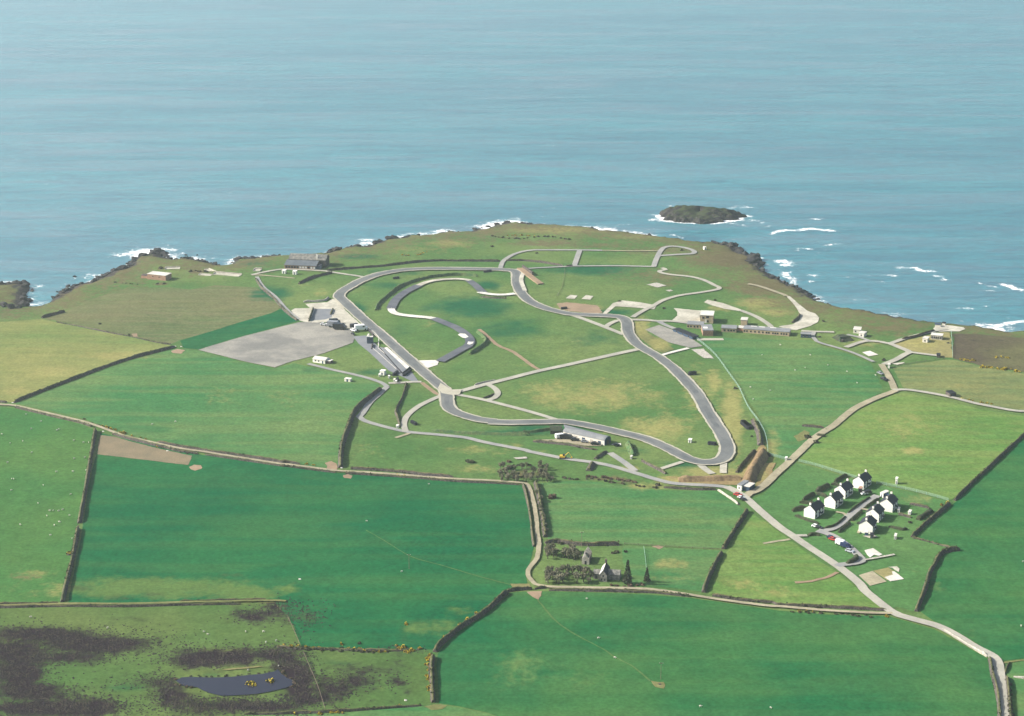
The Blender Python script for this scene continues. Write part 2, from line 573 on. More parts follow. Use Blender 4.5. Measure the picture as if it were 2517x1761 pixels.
def resample(pts, step, closed=False, smooth=True):
    p = [Vector((a[0], a[1])) for a in pts]
    n = len(p)
    out = []
    segs = n if closed else n - 1
    for i in range(segs):
        p1, p2 = p[i], p[(i + 1) % n]
        p0 = p[i - 1] if (i > 0 or closed) else p1 * 2 - p2
        p3 = p[(i + 2) % n] if (i + 2 < n or closed) else p2 * 2 - p1
        k = max(1, int(round((p2 - p1).length / step)))
        for j in range(k):
            t = j / k
            if smooth and n > 2:
                q = .5 * ((2 * p1) + (p2 - p0) * t + (2 * p0 - 5 * p1 + 4 * p2 - p3) * t * t + (3 * p1 - p0 - 3 * p2 + p3) * t ** 3)
            else:
                q = p1.lerp(p2, t)
            out.append(q)
    if not closed:
        out.append(p[-1])
    return out


def normals2(c, closed=False):
    n = len(c)
    o = []
    for i in range(n):
        a = c[i - 1] if (i > 0 or closed) else c[i]
        b = c[(i + 1) % n] if (i + 1 < n or closed) else c[i]
        d = (b - a)
        d = d.normalized() if d.length > 1e-6 else Vector((1, 0))
        o.append(Vector((d.y, -d.x)))
    return o


def edge_noise(i, seed, amp):
    return amp * (math.sin(i * .71 + seed) * .45 + math.sin(i * .233 + seed * 2.1) * .5 + math.sin(i * 1.93 + seed * .7) * .4 + math.sin(i * 2.71 + seed * 1.3) * .3)


LAYER = {'field': .05, 'patch': .18, 'road': .34}


def next_layer(k, step=.010):
    LAYER[k] += step
    return LAYER[k]


def ribbon(name, pts, width, mat, closed=False, z=None, step=3.0, rag=0.0, taper=None, kind='structure', parent=None):
    c = resample(pts, step, closed)
    nn = normals2(c, closed)
    z = next_layer('road') if z is None else z
    k = max(2, int(math.ceil(width / 3.0)) + 1)
    vs, fs = [], []
    sd = random.uniform(0, 9)
    for i, (p, n) in enumerate(zip(c, nn)):
        wl = width / 2
        if taper:
            wl *= taper[0] + (taper[1] - taper[0]) * i / max(1, len(c) - 1)
        l, r = wl + edge_noise(i, sd, rag), wl + edge_noise(i, sd + 4, rag)
        for j in range(k):
            q = p + n * (-l + (l + r) * j / (k - 1))
            vs.append((q.x, q.y, 0))
    xs = np.array(vs)
    hh = hgt(xs[:, 0], xs[:, 1]) + z
    vs = [(v[0], v[1], h) for v, h in zip(vs, hh)]
    m_ = len(c)
    for i in range(m_ if closed else m_ - 1):
        a, b = i * k, ((i + 1) % m_) * k
        for j in range(k - 1):
            fs.append((a + j, a + j + 1, b + j + 1, b + j))
    return link_mesh(name, vs, fs, mat, parent, kind=kind)


BLOBS = {'dry': [], 'heath': [], 'lush': []}


def blob(kind, fr, x, y, rx, ry, a=1.0):
    u, v = P(fr, x, y)
    s = FRAMES[fr][2]
    if kind == 'heath' and v > 1490 and u < 1080 and a >= .55:      # the moor's heather is broad
        rx, ry = rx * 1.25, ry * 1.35
    BLOBS[kind].append((u, v, rx / s, ry / s, a))


def set_attrs(o, co):
    u, v = project(co[:, 0], co[:, 1], co[:, 2])
    for k, bl in BLOBS.items():
        val = np.zeros(len(co))
        for (bu, bv, rx, ry, a) in bl:
            e = a * np.exp(-(((u - bu) / rx) ** 2 + ((v - bv) / ry) ** 2))
            val = np.where(np.abs(e) > np.abs(val), e, val) if a < 0 else np.maximum(val, e)
        at_ = o.data.attributes.new(k, 'FLOAT', 'POINT')
        at_.data.foreach_set('value', val.astype(np.float32))


def sheet(name, pts, mat, z=None, layer='field', grid=6.0, rag=0.0, smooth=False, kind='structure', parent=None, attrs=True, dens=5.0):
    z = next_layer(layer, .006) if z is None else z
    c = resample(pts, dens, True, smooth)
    if rag:
        nn = normals2(c, True)
        sd = random.uniform(0, 9)
        c = [p + n * edge_noise(i, sd, rag) for i, (p, n) in enumerate(zip(c, nn))]
    xs = [p.x for p in c]
    ys = [p.y for p in c]
    n = len(c)
    X, Y = np.meshgrid(np.arange(min(xs) + grid / 2, max(xs), grid), np.arange(min(ys) + grid / 2, max(ys), grid))
    X, Y = X.ravel(), Y.ravel()
    ins = np.zeros(X.shape, bool)
    dmin = np.full(X.shape, 1e9)
    for i in range(n):
        a, b = c[i], c[(i + 1) % n]
        if a.y != b.y:
            ins ^= ((a.y > Y) != (b.y > Y)) & (X < (b.x - a.x) * (Y - a.y) / (b.y - a.y) + a.x)
        dmin = np.minimum(dmin, np.hypot(X - a.x, Y - a.y))
    ok = ins & (dmin > grid * .35)
    pv = list(c) + [Vector((a, b)) for a, b in zip(X[ok], Y[ok])]
    r = MG.delaunay_2d_cdt(pv, [], [list(range(n))], 1, 1e-4)
    co = np.array([(p.x, p.y) for p in r[0]])
    hh = hgt(co[:, 0], co[:, 1]) + z
    co = np.column_stack([co, hh])
    o = link_mesh(name, co, [tuple(f) for f in r[2]], mat, parent, kind=kind)
    if attrs:
        set_attrs(o, co)
    return o


# ------------------------------------------------------------------ colour of the ground: where it is dry, heathy or lush
B = blob
# infield and camp
for a in [('F', 1330, 890, 190, 45, .75), ('F', 1480, 960, 120, 45, .7), ('F', 1230, 870, 120, 30, .5), ('F', 1100, 1010, 120, 20, .55),
          ('F', 830, 1010, 60, 35, .5), ('F', 1080, 1050, 110, 16, .6), ('F', 1560, 880, 40, 90, .6), ('F', 1640, 940, 35, 110, .95),
          ('F', 1600, 860, 25, 50, .8), ('F', 1440, 735, 25, 30, .9), ('F', 1480, 770, 30, 22, .9), ('F', 1300, 690, 70, 12, .8),
          ('F', 1600, 1060, 90, 18, .9), ('F', 1530, 1075, 70, 14, .9), ('F', 1690, 1060, 50, 35, .9), ('F', 1730, 1000, 22, 60, .7),
          ('F', 920, 560, 90, 14, .6), ('F', 1000, 545, 80, 12, .7), ('F', 1260, 515, 180, 10, .85), ('F', 1440, 530, 120, 10, .7),
          ('F', 1700, 680, 90, 18, .75), ('F', 1740, 700, 70, 14, .7), ('F', 1950, 700, 180, 16, .5), ('F', 2070, 770, 60, 20, .9),
          ('F', 1930, 770, 60, 14, .7), ('F', 1620, 690, 60, 12, .6), ('F', 680, 640, 40, 10, .4), ('F', 720, 655, 30, 12, .6),
          ('F', 900, 780, 60, 18, .35), ('F', 960, 725, 40, 20, .4), ('F', 1450, 1090, 80, 12, .7), ('F', 1140, 1000, 60, 12, .6),
          ('B3', 1100, 680, 200, 30, .7), ('B3', 700, 660, 80, 40, .3), ('F', 1160, 820, 60, 8, .5), ('F', 1300, 765, 60, 8, .4),
          ('A1', 1300, 350, 500, 60, .3), ('A1', 1700, 420, 300, 30, .4)]:
    B('dry', *a)
for a in [('F', 1650, 580, 150, 30, .85), ('F', 1740, 640, 130, 32, .8), ('F', 1850, 690, 110, 20, .7), ('F', 1500, 560, 180, 22, .55), ('F', 1230, 545, 130, 12, .65),
          ('F', 1130, 530, 60, 8, .55), ('F', 1320, 550, 130, 10, .6), ('F', 2000, 735, 130, 14, .65), ('F', 2060, 725, 90, 10, .6), ('F', 1480, 620, 150, 28, .5),
          ('F', 1600, 620, 90, 14, .5), ('A1', 100, 690, 250, 60, .6), ('A1', 900, 480, 400, 60, .3), ('A3', 1400, 520, 160, 25, .5), ('F', 1950, 720, 200, 14, .4),
          ('A1', 1100, 440, 120, 14, .6), ('A1', 1270, 445, 60, 14, .9), ('A1', 1550, 345, 90, 25, .9), ('A1', 1280, 320, 40, 20, .8),
          ('B3', 950, 760, 200, 22, .8), ('B3', 1100, 790, 120, 18, .7), ('B3', 300, 720, 180, 45, .7)]:
    B('heath', *a)
for a in [('F', 1060, 690, 110, 30, .8), ('F', 1150, 740, 130, 35, .6), ('F', 980, 690, 60, 20, .55), ('F', 800, 690, 30, 14, .8), ('F', 870, 640, 60, 10, .6), ('F', 1320, 605, 150, 16, .75),
          ('F', 1090, 640, 40, 12, .8), ('F', 1000, 720, 60, 20, .5), ('F', 600, 660, 60, 20, .8), ('F', 800, 575, 70, 8, .8), ('F', 560, 590, 60, 10, .8), ('F', 1150, 970, 120, 10, .7),
          ('F', 1330, 760, 90, 25, .5), ('F', 840, 835, 80, 12, .6), ('F', 700, 830, 40, 10, .5), ('F', 1540, 1040, 60, 14, .6), ('F', 1420, 1010, 50, 10, .6), ('F', 900, 900, 30, 30, .4),
          ('F', 1000, 890, 40, 12, .4), ('F', 1370, 700, 60, 10, .7), ('F', 1220, 960, 140, 12, .7), ('F', 900, 740, 40, 25, .5), ('F', 880, 610, 150, 14, .5)]:
    B('lush', *a)
# pastures
for a in [('A1', 900, 1010, 420, 50, .8), ('A1', 450, 1140, 350, 60, .7), ('A1', 120, 1290, 150, 50, .8), ('A1', 1600, 720, 500, 90, .45),
          ('A1', 1200, 680, 700, 60, .4), ('B1', 1800, 100, 500, 130, .42), ('B2', 300, 130, 400, 120, .45), ('B3', 1400, 1230, 500, 60, .35),
          ('B4', 1200, 350, 500, 130, .5), ('B4', 1380, 540, 110, 40, .95), ('C1', 250, 480, 250, 70, .65), ('C1', 1200, 600, 900, 110, .95),
          ('C1', 1950, 640, 300, 90, .9), ('C2', 350, 600, 180, 50, .7), ('C2', 1450, 900, 350, 80, .65), ('C2', 1750, 780, 200, 60, .5),
          ('C3', 1450, 400, 230, 60, .7), ('C3', 1450, 520, 250, 50, .6), ('C3', 2000, 560, 260, 50, .6), ('B3', 2130, 1120, 120, 60, .55),
          ('C3', 250, 1250, 350, 250, .55), ('C3', 700, 1350, 300, 180, .35), ('B4', 900, 1080, 130, 40, .55), ('B4', 1000, 1130, 100, 60, .6),
          ('C4', 300, 620, 300, 60, .5), ('C4', 1560, 560, 100, 120, .5), ('B4', 700, 800, 300, 80, .35), ('B4', 1400, 920, 200, 50, .5), ('C4', 1000, 560, 160, 40, .3),
          ('C4', 1250, 450, 200, 60, .3), ('A4', 1850, 1250, 350, 70, .5), ('A4', 1500, 960, 150, 40, .5), ('C4', 2200, 60, 200, 40, .35), ('C4', 1800, 950, 250, 60, .45)]:
    B('dry', *a)
for a in [('A1', 700, 700, 500, 60, .35), ('C1', 200, 500, 220, 60, .55), ('C1', 350, 400, 120, 40, .3), ('C1', 650, 590, 110, 25, .9), ('C1', 950, 665, 150, 22, 1), ('C1', 1200, 650, 120, 25, .9), ('C1', 1500, 590, 150, 18, .9),
          ('C1', 1850, 500, 160, 14, .9), ('C2', 1300, 1000, 150, 25, .5), ('C2', 500, 820, 120, 60, .7), ('C2', 270, 740, 120, 30, .7), ('C2', 1250, 1080, 120, 16, .8)]:
    B('heath', *a)
# moor
for a in [('C1', 330, 960, 420, 45, .95), ('C1', 750, 1040, 420, 60, .95), ('C1', 100, 1100, 260, 90, 1), ('C1', 150, 1260, 170, 90, 1), ('C1', 500, 1140, 320, 40, .8),
          ('C1', 400, 1540, 430, 50, 1.1), ('C1', 250, 1420, 280, 60, .9), ('C1', 750, 1540, 220, 50, .9), ('C1', 1720, 1140, 330, 45, 1.1), ('C1', 1550, 1200, 160, 25, 1),
          ('C1', 1380, 1440, 120, 90, .9), ('C1', 1250, 1340, 160, 50, .7), ('C1', 1950, 1530, 330, 40, 1.0), ('C1', 1600, 1540, 200, 50, .7), ('C1', 1990, 820, 100, 40, .8), ('C1', 1850, 790, 60, 40, .4), ('C1', 2200, 790, 100, 50, .6),
          ('C1', 1050, 850, 250, 40, .3), ('C1', 600, 820, 300, 25, .25), ('C2', 430, 1330, 110, 150, 1.05), ('C2', 350, 1210, 120, 40, 1.0), ('C2', 700, 1390, 130, 60, .75), ('C2', 600, 1460, 160, 40, .7),
          ('C2', 250, 1120, 160, 40, .9), ('C2', 150, 1530, 260, 35, 1), ('C2', 950, 1230, 170, 70, .45), ('C2', 900, 1330, 120, 50, .6), ('C2', 1180, 1220, 100, 80, .45), ('C2', 1190, 1330, 60, 40, .6),
          ('C2', 1300, 1410, 90, 30, .5), ('C2', 700, 1210, 100, 30, .4)]:
    B('heath', *a)
for a in [('C1', 1750, 1090, 260, 22, .9), ('C1', 1700, 1250, 250, 25, .5), ('C1', 1600, 950, 500, 50, .4), ('C1', 600, 1220, 200, 60, .2), ('C2', 1120, 1400, 60, 20, .9), ('C2', 420, 1140, 80, 20, .7)]:
    B('dry', *a)
for a in [('C1', 1650, 1270, 200, 22, .5), ('C1', 1050, 1380, 260, 50, .5), ('C2', 700, 1180, 250, 40, .4)]:
    B('lush', *a)

# ------------------------------------------------------------------ land and sea
def tensor_mesh(name, xs, ys, zf, mat, kind='structure'):
    X, Y = np.meshgrid(xs, ys)
    Z = zf(X, Y)
    co = np.column_stack([X.ravel(), Y.ravel(), Z.ravel()])
    nx, ny = len(xs), len(ys)
    j, i = np.meshgrid(np.arange(ny - 1), np.arange(nx - 1), indexing='ij')
    a = (j * nx + i).ravel()
    q = np.column_stack([a, a + 1, a + nx + 1, a + nx])
    me = bpy.data.meshes.new(name)
    me.vertices.add(len(co))
    me.vertices.foreach_set('co', co.astype(np.float32).ravel())
    me.loops.add(len(q) * 4)
    me.loops.foreach_set('vertex_index', q.ravel().astype(np.int32))
    me.polygons.add(len(q))
    me.polygons.foreach_set('loop_start', np.arange(0, len(q) * 4, 4, dtype=np.int32))
    me.polygons.foreach_set('loop_total', np.full(len(q), 4, dtype=np.int32))
    me.update(calc_edges=True)
    me.polygons.foreach_set('use_smooth', [True] * len(q))
    me.materials.append(M[mat])
    o = bpy.data.objects.new(name, me)
    COL.objects.link(o)
    o['kind'] = kind
    return o, co


def flank(a, b, n, p=2.0):
    t = np.linspace(0, 1, n) ** p
    return a + (b - a) * t


def land_z(X, Y):
    z = np.empty(X.shape)
    ins = (X >= GX0) & (X <= GX1) & (Y >= GY0) & (Y <= GY1)
    z[ins] = hgt(X[ins], Y[ins])
    if (~ins).any():
        xo, yo = X[~ins], Y[~ins]
        zo = height_raw(xo, yo)
        dd = np.maximum(np.maximum(GX0 - xo, xo - GX1), np.maximum(GY0 - yo, yo - GY1))
        zo = zo + 10 * np.clip((dd - 150) / 1500, 0, 1) ** 1.3 * np.clip((zo + 4) / 4, 0, 1)
        z[~ins] = zo
    return z


lx = np.concatenate([flank(GX0, -5000, 26)[1:][::-1], gx, flank(GX1, 5000, 26)[1:]])
ly = np.concatenate([flank(GY0, -2500, 22)[1:][::-1], gy, flank(GY1, 2400, 8, 1.0)[1:]])
land, lco = tensor_mesh('ground', lx, ly, land_z, 'camp')
set_attrs(land, lco)
# rough olive heath along the shore
csd = coast_sd(lco[:, 0], lco[:, 1])
ha = land.data.attributes['heath']
hv = np.zeros(len(lco), np.float32)
ha.data.foreach_get('value', hv)
ha.data.foreach_set('value', np.maximum(hv, .60 * np.exp(-(np.clip(csd, 0, None) / 80.0) ** 2)).astype(np.float32))

ISL_C = at_z(*P('E2', 640, 300), SEA)
ISL_R = (40.0, 26.0)
# breaking waves in the open water: pixel polylines with strength and half width in metres
STREAKS = [('E2', (1350, 465, 1400, 440, 1500, 425, 1620, 432, 1700, 412, 1800, 418, 1935, 432), .8, 5), ('E2', (1600, 628, 1620, 608, 1730, 612), .62, 4),
           ('E2', (1880, 575, 2000, 562), .62, 4), ('E2', (1760, 720, 1790, 660, 1830, 635, 1940, 610), .45, 2.2), ('E2', (1430, 738, 1480, 735, 1520, 745, 1480, 770), .8, 7),
           ('E2', (1490, 850, 1500, 880, 1540, 910, 1575, 950), .72, 6), ('E2', (1730, 868, 1790, 885), .75, 6), ('E2', (1735, 930, 1745, 935), .6, 4), ('E2', (1380, 905, 1440, 925), .6, 5),
           ('A4', (1245, 315, 1390, 318, 1420, 335, 1545, 348), .72, 4), ('A4', (1000, 370, 1230, 380), .5, 4), ('A4', (1050, 415, 1150, 435), .5, 4), ('A4', (1545, 382, 1590, 385, 1615, 412), .75, 4),
           ('A4', (1815, 438, 1865, 438), .55, 3), ('A4', (1890, 435, 1950, 458, 2030, 468), .65, 3.5), ('A4', (1830, 492, 2010, 500), .55, 3), ('A4', (2060, 445, 2130, 455, 2170, 485, 2230, 495), .8, 4.5),
           ('A4', (2200, 475, 2260, 490), .7, 4), ('A4', (1740, 635, 1810, 640), .7, 4), ('A4', (1930, 620, 1970, 625), .5, 3), ('A4', (1300, 600, 1350, 602), .4, 3), ('A4', (900, 570, 970, 568), .5, 3),
           ('A4', (1900, 770, 2010, 770), .75, 5), ('A4', (2050, 770, 2150, 752, 2260, 735), .8, 5), ('A4', (1840, 785, 1950, 800), .7, 4), ('A4', (600, 560, 700, 600), .55, 5), ('A4', (300, 400, 330, 420), .6, 4),
           ('A4', (80, 225, 150, 240), .7, 6), ('A1', (450, 480, 560, 410, 700, 370), .35, 6), ('A1', (220, 455, 300, 465), .6, 8), ('E2', (1140, 320, 1250, 345, 1330, 410), .42, 5), ('E2', (940, 355, 1120, 388), .6, 4),
           ('E2', (880, 205, 1120, 205), .42, 8), ('E2', (250, 180, 330, 190), .38, 8), ('E2', (165, 320, 300, 330), .6, 6), ('E2', (1730, 315, 1860, 318), .4, 4), ('E2', (380, 470, 460, 500), .45, 5),
           ('A2', (920, 160, 1000, 160), .7, 8), ('A1', (960, 215, 1100, 200), .55, 14), ('A1', (1100, 195, 1330, 180), .6, 12), ('A3', (120, 20, 340, 40), .7, 10), ('A3', (360, 45, 600, 60), .5, 8),
           ('A3', (850, 60, 1000, 85, 1150, 105, 1270, 125), .7, 9), ('A2', (1300, 115, 1700, 90), .5, 9), ('A1', (0, 440, 100, 432), .6, 10), ('E2', (930, 320, 1010, 300, 1080, 290), .75, 8)]
COASTW = [('A1', 1150, 200, 260, 50, 1.0), ('A1', 1500, 250, 300, 30, .8), ('A1', 750, 420, 250, 60, .6), ('A1', 560, 390, 60, 20, .6), ('A1', 1950, 250, 250, 30, .9), ('A2', 150, 310, 250, 30, 1), ('A2', 680, 260, 80, 25, .7),
          ('A2', 960, 170, 110, 30, .9), ('A2', 1500, 110, 450, 35, .9), ('A3', 100, 30, 350, 40, 1.0), ('A3', 900, 80, 420, 40, .95), ('A4', 2000, 790, 250, 30, .9), ('A4', 130, 260, 70, 30, .5), ('A4', 640, 570, 90, 20, .6), ('A1', 60, 445, 120, 25, .9)]


def sea_foam(co):
    x, y = co[:, 0], co[:, 1]
    u, v = project(x, y, co[:, 2])
    foam = np.zeros(len(co))
    near = (x > -700) & (x < 700) & (y > 1000) & (y < 2300)
    d = np.full(len(co), 1e9)
    xn, yn = x[near], y[near]
    dn = np.full(len(xn), 1e9)
    for i in range(len(coast_seen) - 1):
        dn = np.minimum(dn, seg_dist(xn, yn, coast_seen[i], coast_seen[i + 1]))
    d[near] = dn
    wgt = np.full(len(co), .34)
    for fr, bx, by, rx, ry, a in COASTW:
        bu, bv = P(fr, bx, by)
        s = FRAMES[fr][2]
        wgt = np.maximum(wgt, a * np.exp(-(((u - bu) / (rx / s)) ** 2 + ((v - bv) / (2.2 * ry / s)) ** 2)))
    foam = wgt * (1.1 * np.exp(-d / (8 + 17 * wgt)))
    e = np.hypot((x - ISL_C[0]) / ISL_R[0], (y - ISL_C[1]) / ISL_R[1])
    foam = np.maximum(foam, .88 * np.exp(-np.clip(e - 1.0, 0, None) / .15))
    for fr, c, a, w in STREAKS:
        pts = [at_z(*P(fr, c[i], c[i + 1]), SEA) for i in range(0, len(c), 2)]
        dn = np.full(len(xn), 1e9)
        for p, q in zip(pts[:-1], pts[1:]):
            dn = np.minimum(dn, seg_dist(xn, yn, p, q))
        foam[near] = np.maximum(foam[near], a * np.exp(-(dn / w) ** 2))
    return foam


sx = np.concatenate([flank(-640, -30000, 30, 3)[1:][::-1], np.arange(-640, 640.1, 3.2), flank(640, 30000, 30, 3)[1:]])
sy = np.concatenate([np.linspace(-3000, 1100, 24)[:-1], np.arange(1100, 2200.1, 3.2), flank(2200, 42000, 40, 3)[1:]])
sea, sco = tensor_mesh('sea', sx, sy, lambda X, Y: np.full(X.shape, SEA), 'sea')
fa = sea.data.attributes.new('foam', 'FLOAT', 'POINT')
fa.data.foreach_set('value', sea_foam(sco).astype(np.float32))

# ------------------------------------------------------------------ fields
FIELDS = [
    ('green_yellow', W('A1', -250, 770, 0, 745, 330, 722, 640, 790, 1040, 868, 1340, 930, 1378, 948, 1050, 1034, 700, 1155, 400, 1270, 112, 1382, 0, 1368, -250, 1320)),
    ('olive_field', W('A1', 330, 712, 505, 668, 700, 570, 1000, 478, 1350, 472, 1500, 490, 1700, 455, 2030, 472, 2215, 632, 2130, 688, 1420, 888, 1340, 922, 1040, 858, 640, 778)),
    ('green_deep', W('A1', 1422, 893, 1800, 776, 2150, 672, 2200, 650) + W('A2', 320, 700, 425, 800, 300, 838, 0, 918) + W('A1', 1566, 962, 1450, 952)),
    ('green_mid', W('A1', 118, 1388, 400, 1278, 700, 1160, 1050, 1040, 1380, 955, 1450, 958, 1562, 972) +
     W('A2', 0, 1128, 240, 1176, 400, 1135, 520, 1165, 860, 1222, 1060, 1300, 1070, 1340, 990, 1400, 885, 1490, 845, 1600) +
     W('B2', 835, 300, 780, 450, 758, 560, 745, 680, 600, 672, 300, 632, 0, 592) +
     W('B1', 1900, 590, 1600, 530, 1300, 478, 980, 396, 760, 326, 640, 278, 400, 225, 170, 178)),
    ('green_sheep', W('B1', -250, 140, 0, 198, 100, 206, 300, 248, 640, 332, 738, 374, 718, 520, 690, 700, 655, 880, 625, 1050, 595, 1230, 560, 1380) +
     W('C1', 560, 420, 525, 560, 485, 700, 0, 726, -250, 730)),
    ('green_deep', W('B1', 792, 402, 1000, 452, 1200, 500, 1400, 545, 1600, 575, 1900, 620, 2248, 672) +
     W('B2', 300, 665, 600, 705, 1000, 735, 1300, 757, 1700, 788, 2000, 804, 2190, 812, 2225, 950) +
     W('B3', 285, 870, 310, 980, 345, 1180, 360, 1310, 335, 1400) + W('C3', 300, 480, 310, 555, 290, 600, 150, 612) +
     W('C2', 2060, 622, 1950, 712, 1700, 885, 1560, 1015, 1480, 1080, 1250, 1075, 800, 1068, 455, 1052, 350, 830, 250, 712) +
     W('C1', 2150, 690, 1500, 696, 1000, 712, 538, 715, 600, 400, 660, 60) + W('B1', 705, 800, 770, 520)),
    ('green_far', W('C3', 150, 632, 300, 622, 460, 622, 900, 632, 1300, 650, 1600, 672, 1900, 715, 2248, 765) +
     W('C4', 300, 772, 700, 805, 1180, 818, 1540, 918, 1700, 1005, 1850, 1090, 1960, 1150, 1985, 1230, 1995, 1350, 2030, 1500, 2045, 1700, 2060, 2000) +
     W('C3', 1200, 2000, 400, 2000) + W('C2', 2100, 1900, 2000, 1606, 1900, 1575, 1700, 1532, 1535, 1505, 1530, 1350, 1515, 1200, 1530, 1120, 1580, 1050, 1700, 935, 1900, 815, 2090, 645)),
    ('moor', W('C1', -300, 755, 0, 752, 500, 740, 1000, 740, 1500, 728, 2100, 715) + W('C2', 240, 715, 345, 830, 448, 1055, 800, 1072, 1250, 1080, 1430, 1085, 1462, 1110, 1475, 1300, 1490, 1505, 1400, 1520, 800, 1568, 400, 1588, 0, 1598) +
     W('C1', 1500, 1640, 800, 1760, -300, 1850)),
    ('green_mid', W('C1', 1500, 1645, 1927, 1602) + W('C2', 400, 1596, 800, 1578, 1400, 1530, 1510, 1512, 1700, 1540, 1900, 1582, 2000, 1612, 2100, 1900) + W('C1', 1800, 2100, 300, 2000, 800, 1765)),
    ('green_mid', W('B3', 410, 800, 520, 785, 700, 780, 850, 790, 1000, 815, 1200, 840, 1400, 855, 1800, 858, 1975, 975, 2035, 1015, 1950, 1150, 1855, 1312, 1700, 1312, 1400, 1300, 1100, 1280, 700, 1262, 470, 1240, 440, 1050)),
    ('green_mid', W('B3', 1060, 1290, 1400, 1308, 1700, 1322, 1842, 1332, 1780, 1450, 1715, 1590) + W('C3', 1695, 625, 1500, 600, 1300, 585, 1120, 580, 1080, 450, 1060, 380)),
    ('green_light', W('B3', 2062, 1020, 2150, 1085) + W('B4', 180, 1085, 395, 1240, 480, 1305, 750, 1488, 880, 1585) + W('C4', 1000, 662, 1165, 765, 700, 738, 300, 712, 0, 678) + W('C3', 1740, 640, 1860, 350, 1990, 130)),
    ('camp_field', W('B4', 90, 925, 190, 890, 310, 760, 445, 640, 600, 675, 850, 752, 1240, 842, 1640, 945, 1500, 1085, 1360, 1222, 1500, 1260, 1640, 1300, 1560, 1360, 1520, 1440) +
     W('C4', 1490, 470, 1430, 640, 1378, 778, 1240, 740, 1200, 768, 1000, 612, 820, 470) + W('B4', 560, 1300, 420, 1200, 300, 1120)),
    ('green_light', W('B4', 455, 612, 600, 462, 750, 355, 935, 222, 1100, 145, 1235, 92, 1320, 88, 1680, 160, 1900, 212, 2248, 270, 2450, 290, 2450, 240, 2330, 330, 2248, 402, 2100, 540, 1900, 730, 1680, 925, 1650, 932, 1240, 825, 850, 735, 600, 655)),
    ('green_far', W('B4', 2480, 260, 2330, 350, 2248, 440, 2110, 565, 1900, 755, 1710, 950, 1620, 1010, 1500, 1115, 1375, 1235, 1640, 1300, 1740, 1335, 1620, 1355, 1560, 1430, 1510, 1560) +
     W('C4', 1505, 500, 1425, 780, 1540, 860, 1700, 928, 1850, 1015, 2000, 1115, 2080, 1170, 2248, 1150, 2480, 1150)),
    ('green_mid', W('C4', 2090, 1185, 2248, 1165, 2500, 1165, 2600, 2000, 2170, 2000, 2150, 1606, 2110, 1320)),
    ('green_mid', W('A4', 20, 880, 200, 885, 400, 890, 560, 885, 640, 930, 830, 985, 1040, 1075, 1100, 1200, 1140, 1290, 1040, 1345, 900, 1435, 700, 1570) +
     W('B4', 560, 455, 440, 580, 395, 615, 240, 575, 215, 470, 175, 320, 130, 220, 0, 60) + W('A3', 1900, 1200, 1800, 1060, 1700, 965, 1660, 930, 1850, 935)),
    ('striped_field', W('A4', 1210, 1105, 1400, 1075, 1620, 1042, 1700, 1045, 1900, 1095, 2248, 1155, 2480, 1190, 2480, 1460, 2248, 1440, 2000, 1405, 1700, 1345, 1500, 1302, 1330, 1272, 1290, 1262)),
    ('heather', W('A4', 1690, 840, 1850, 838, 2248, 870, 2480, 890, 2480, 1180, 2248, 1145, 1900, 1085, 1690, 1035)),
    ('dry_grass', W('A4', 1205, 925, 1350, 885, 1500, 850, 1600, 825, 1665, 825, 1680, 1025, 1600, 1022, 1450, 992, 1350, 975, 1260, 940)),
]
M['camp_field'] = grass_mat('garden_grass', (.058, .150, .046, 1), (.085, .165, .052, 1))
for mat, pts in FIELDS:
    sheet('pasture_field' if mat not in ('moor', 'heather', 'dry_grass') else {'moor': 'moorland', 'heather': 'heathland', 'dry_grass': 'dry_grassland'}[mat], pts, mat, rag=1.2 if mat in ('moor', 'heather', 'dry_grass') else .25)

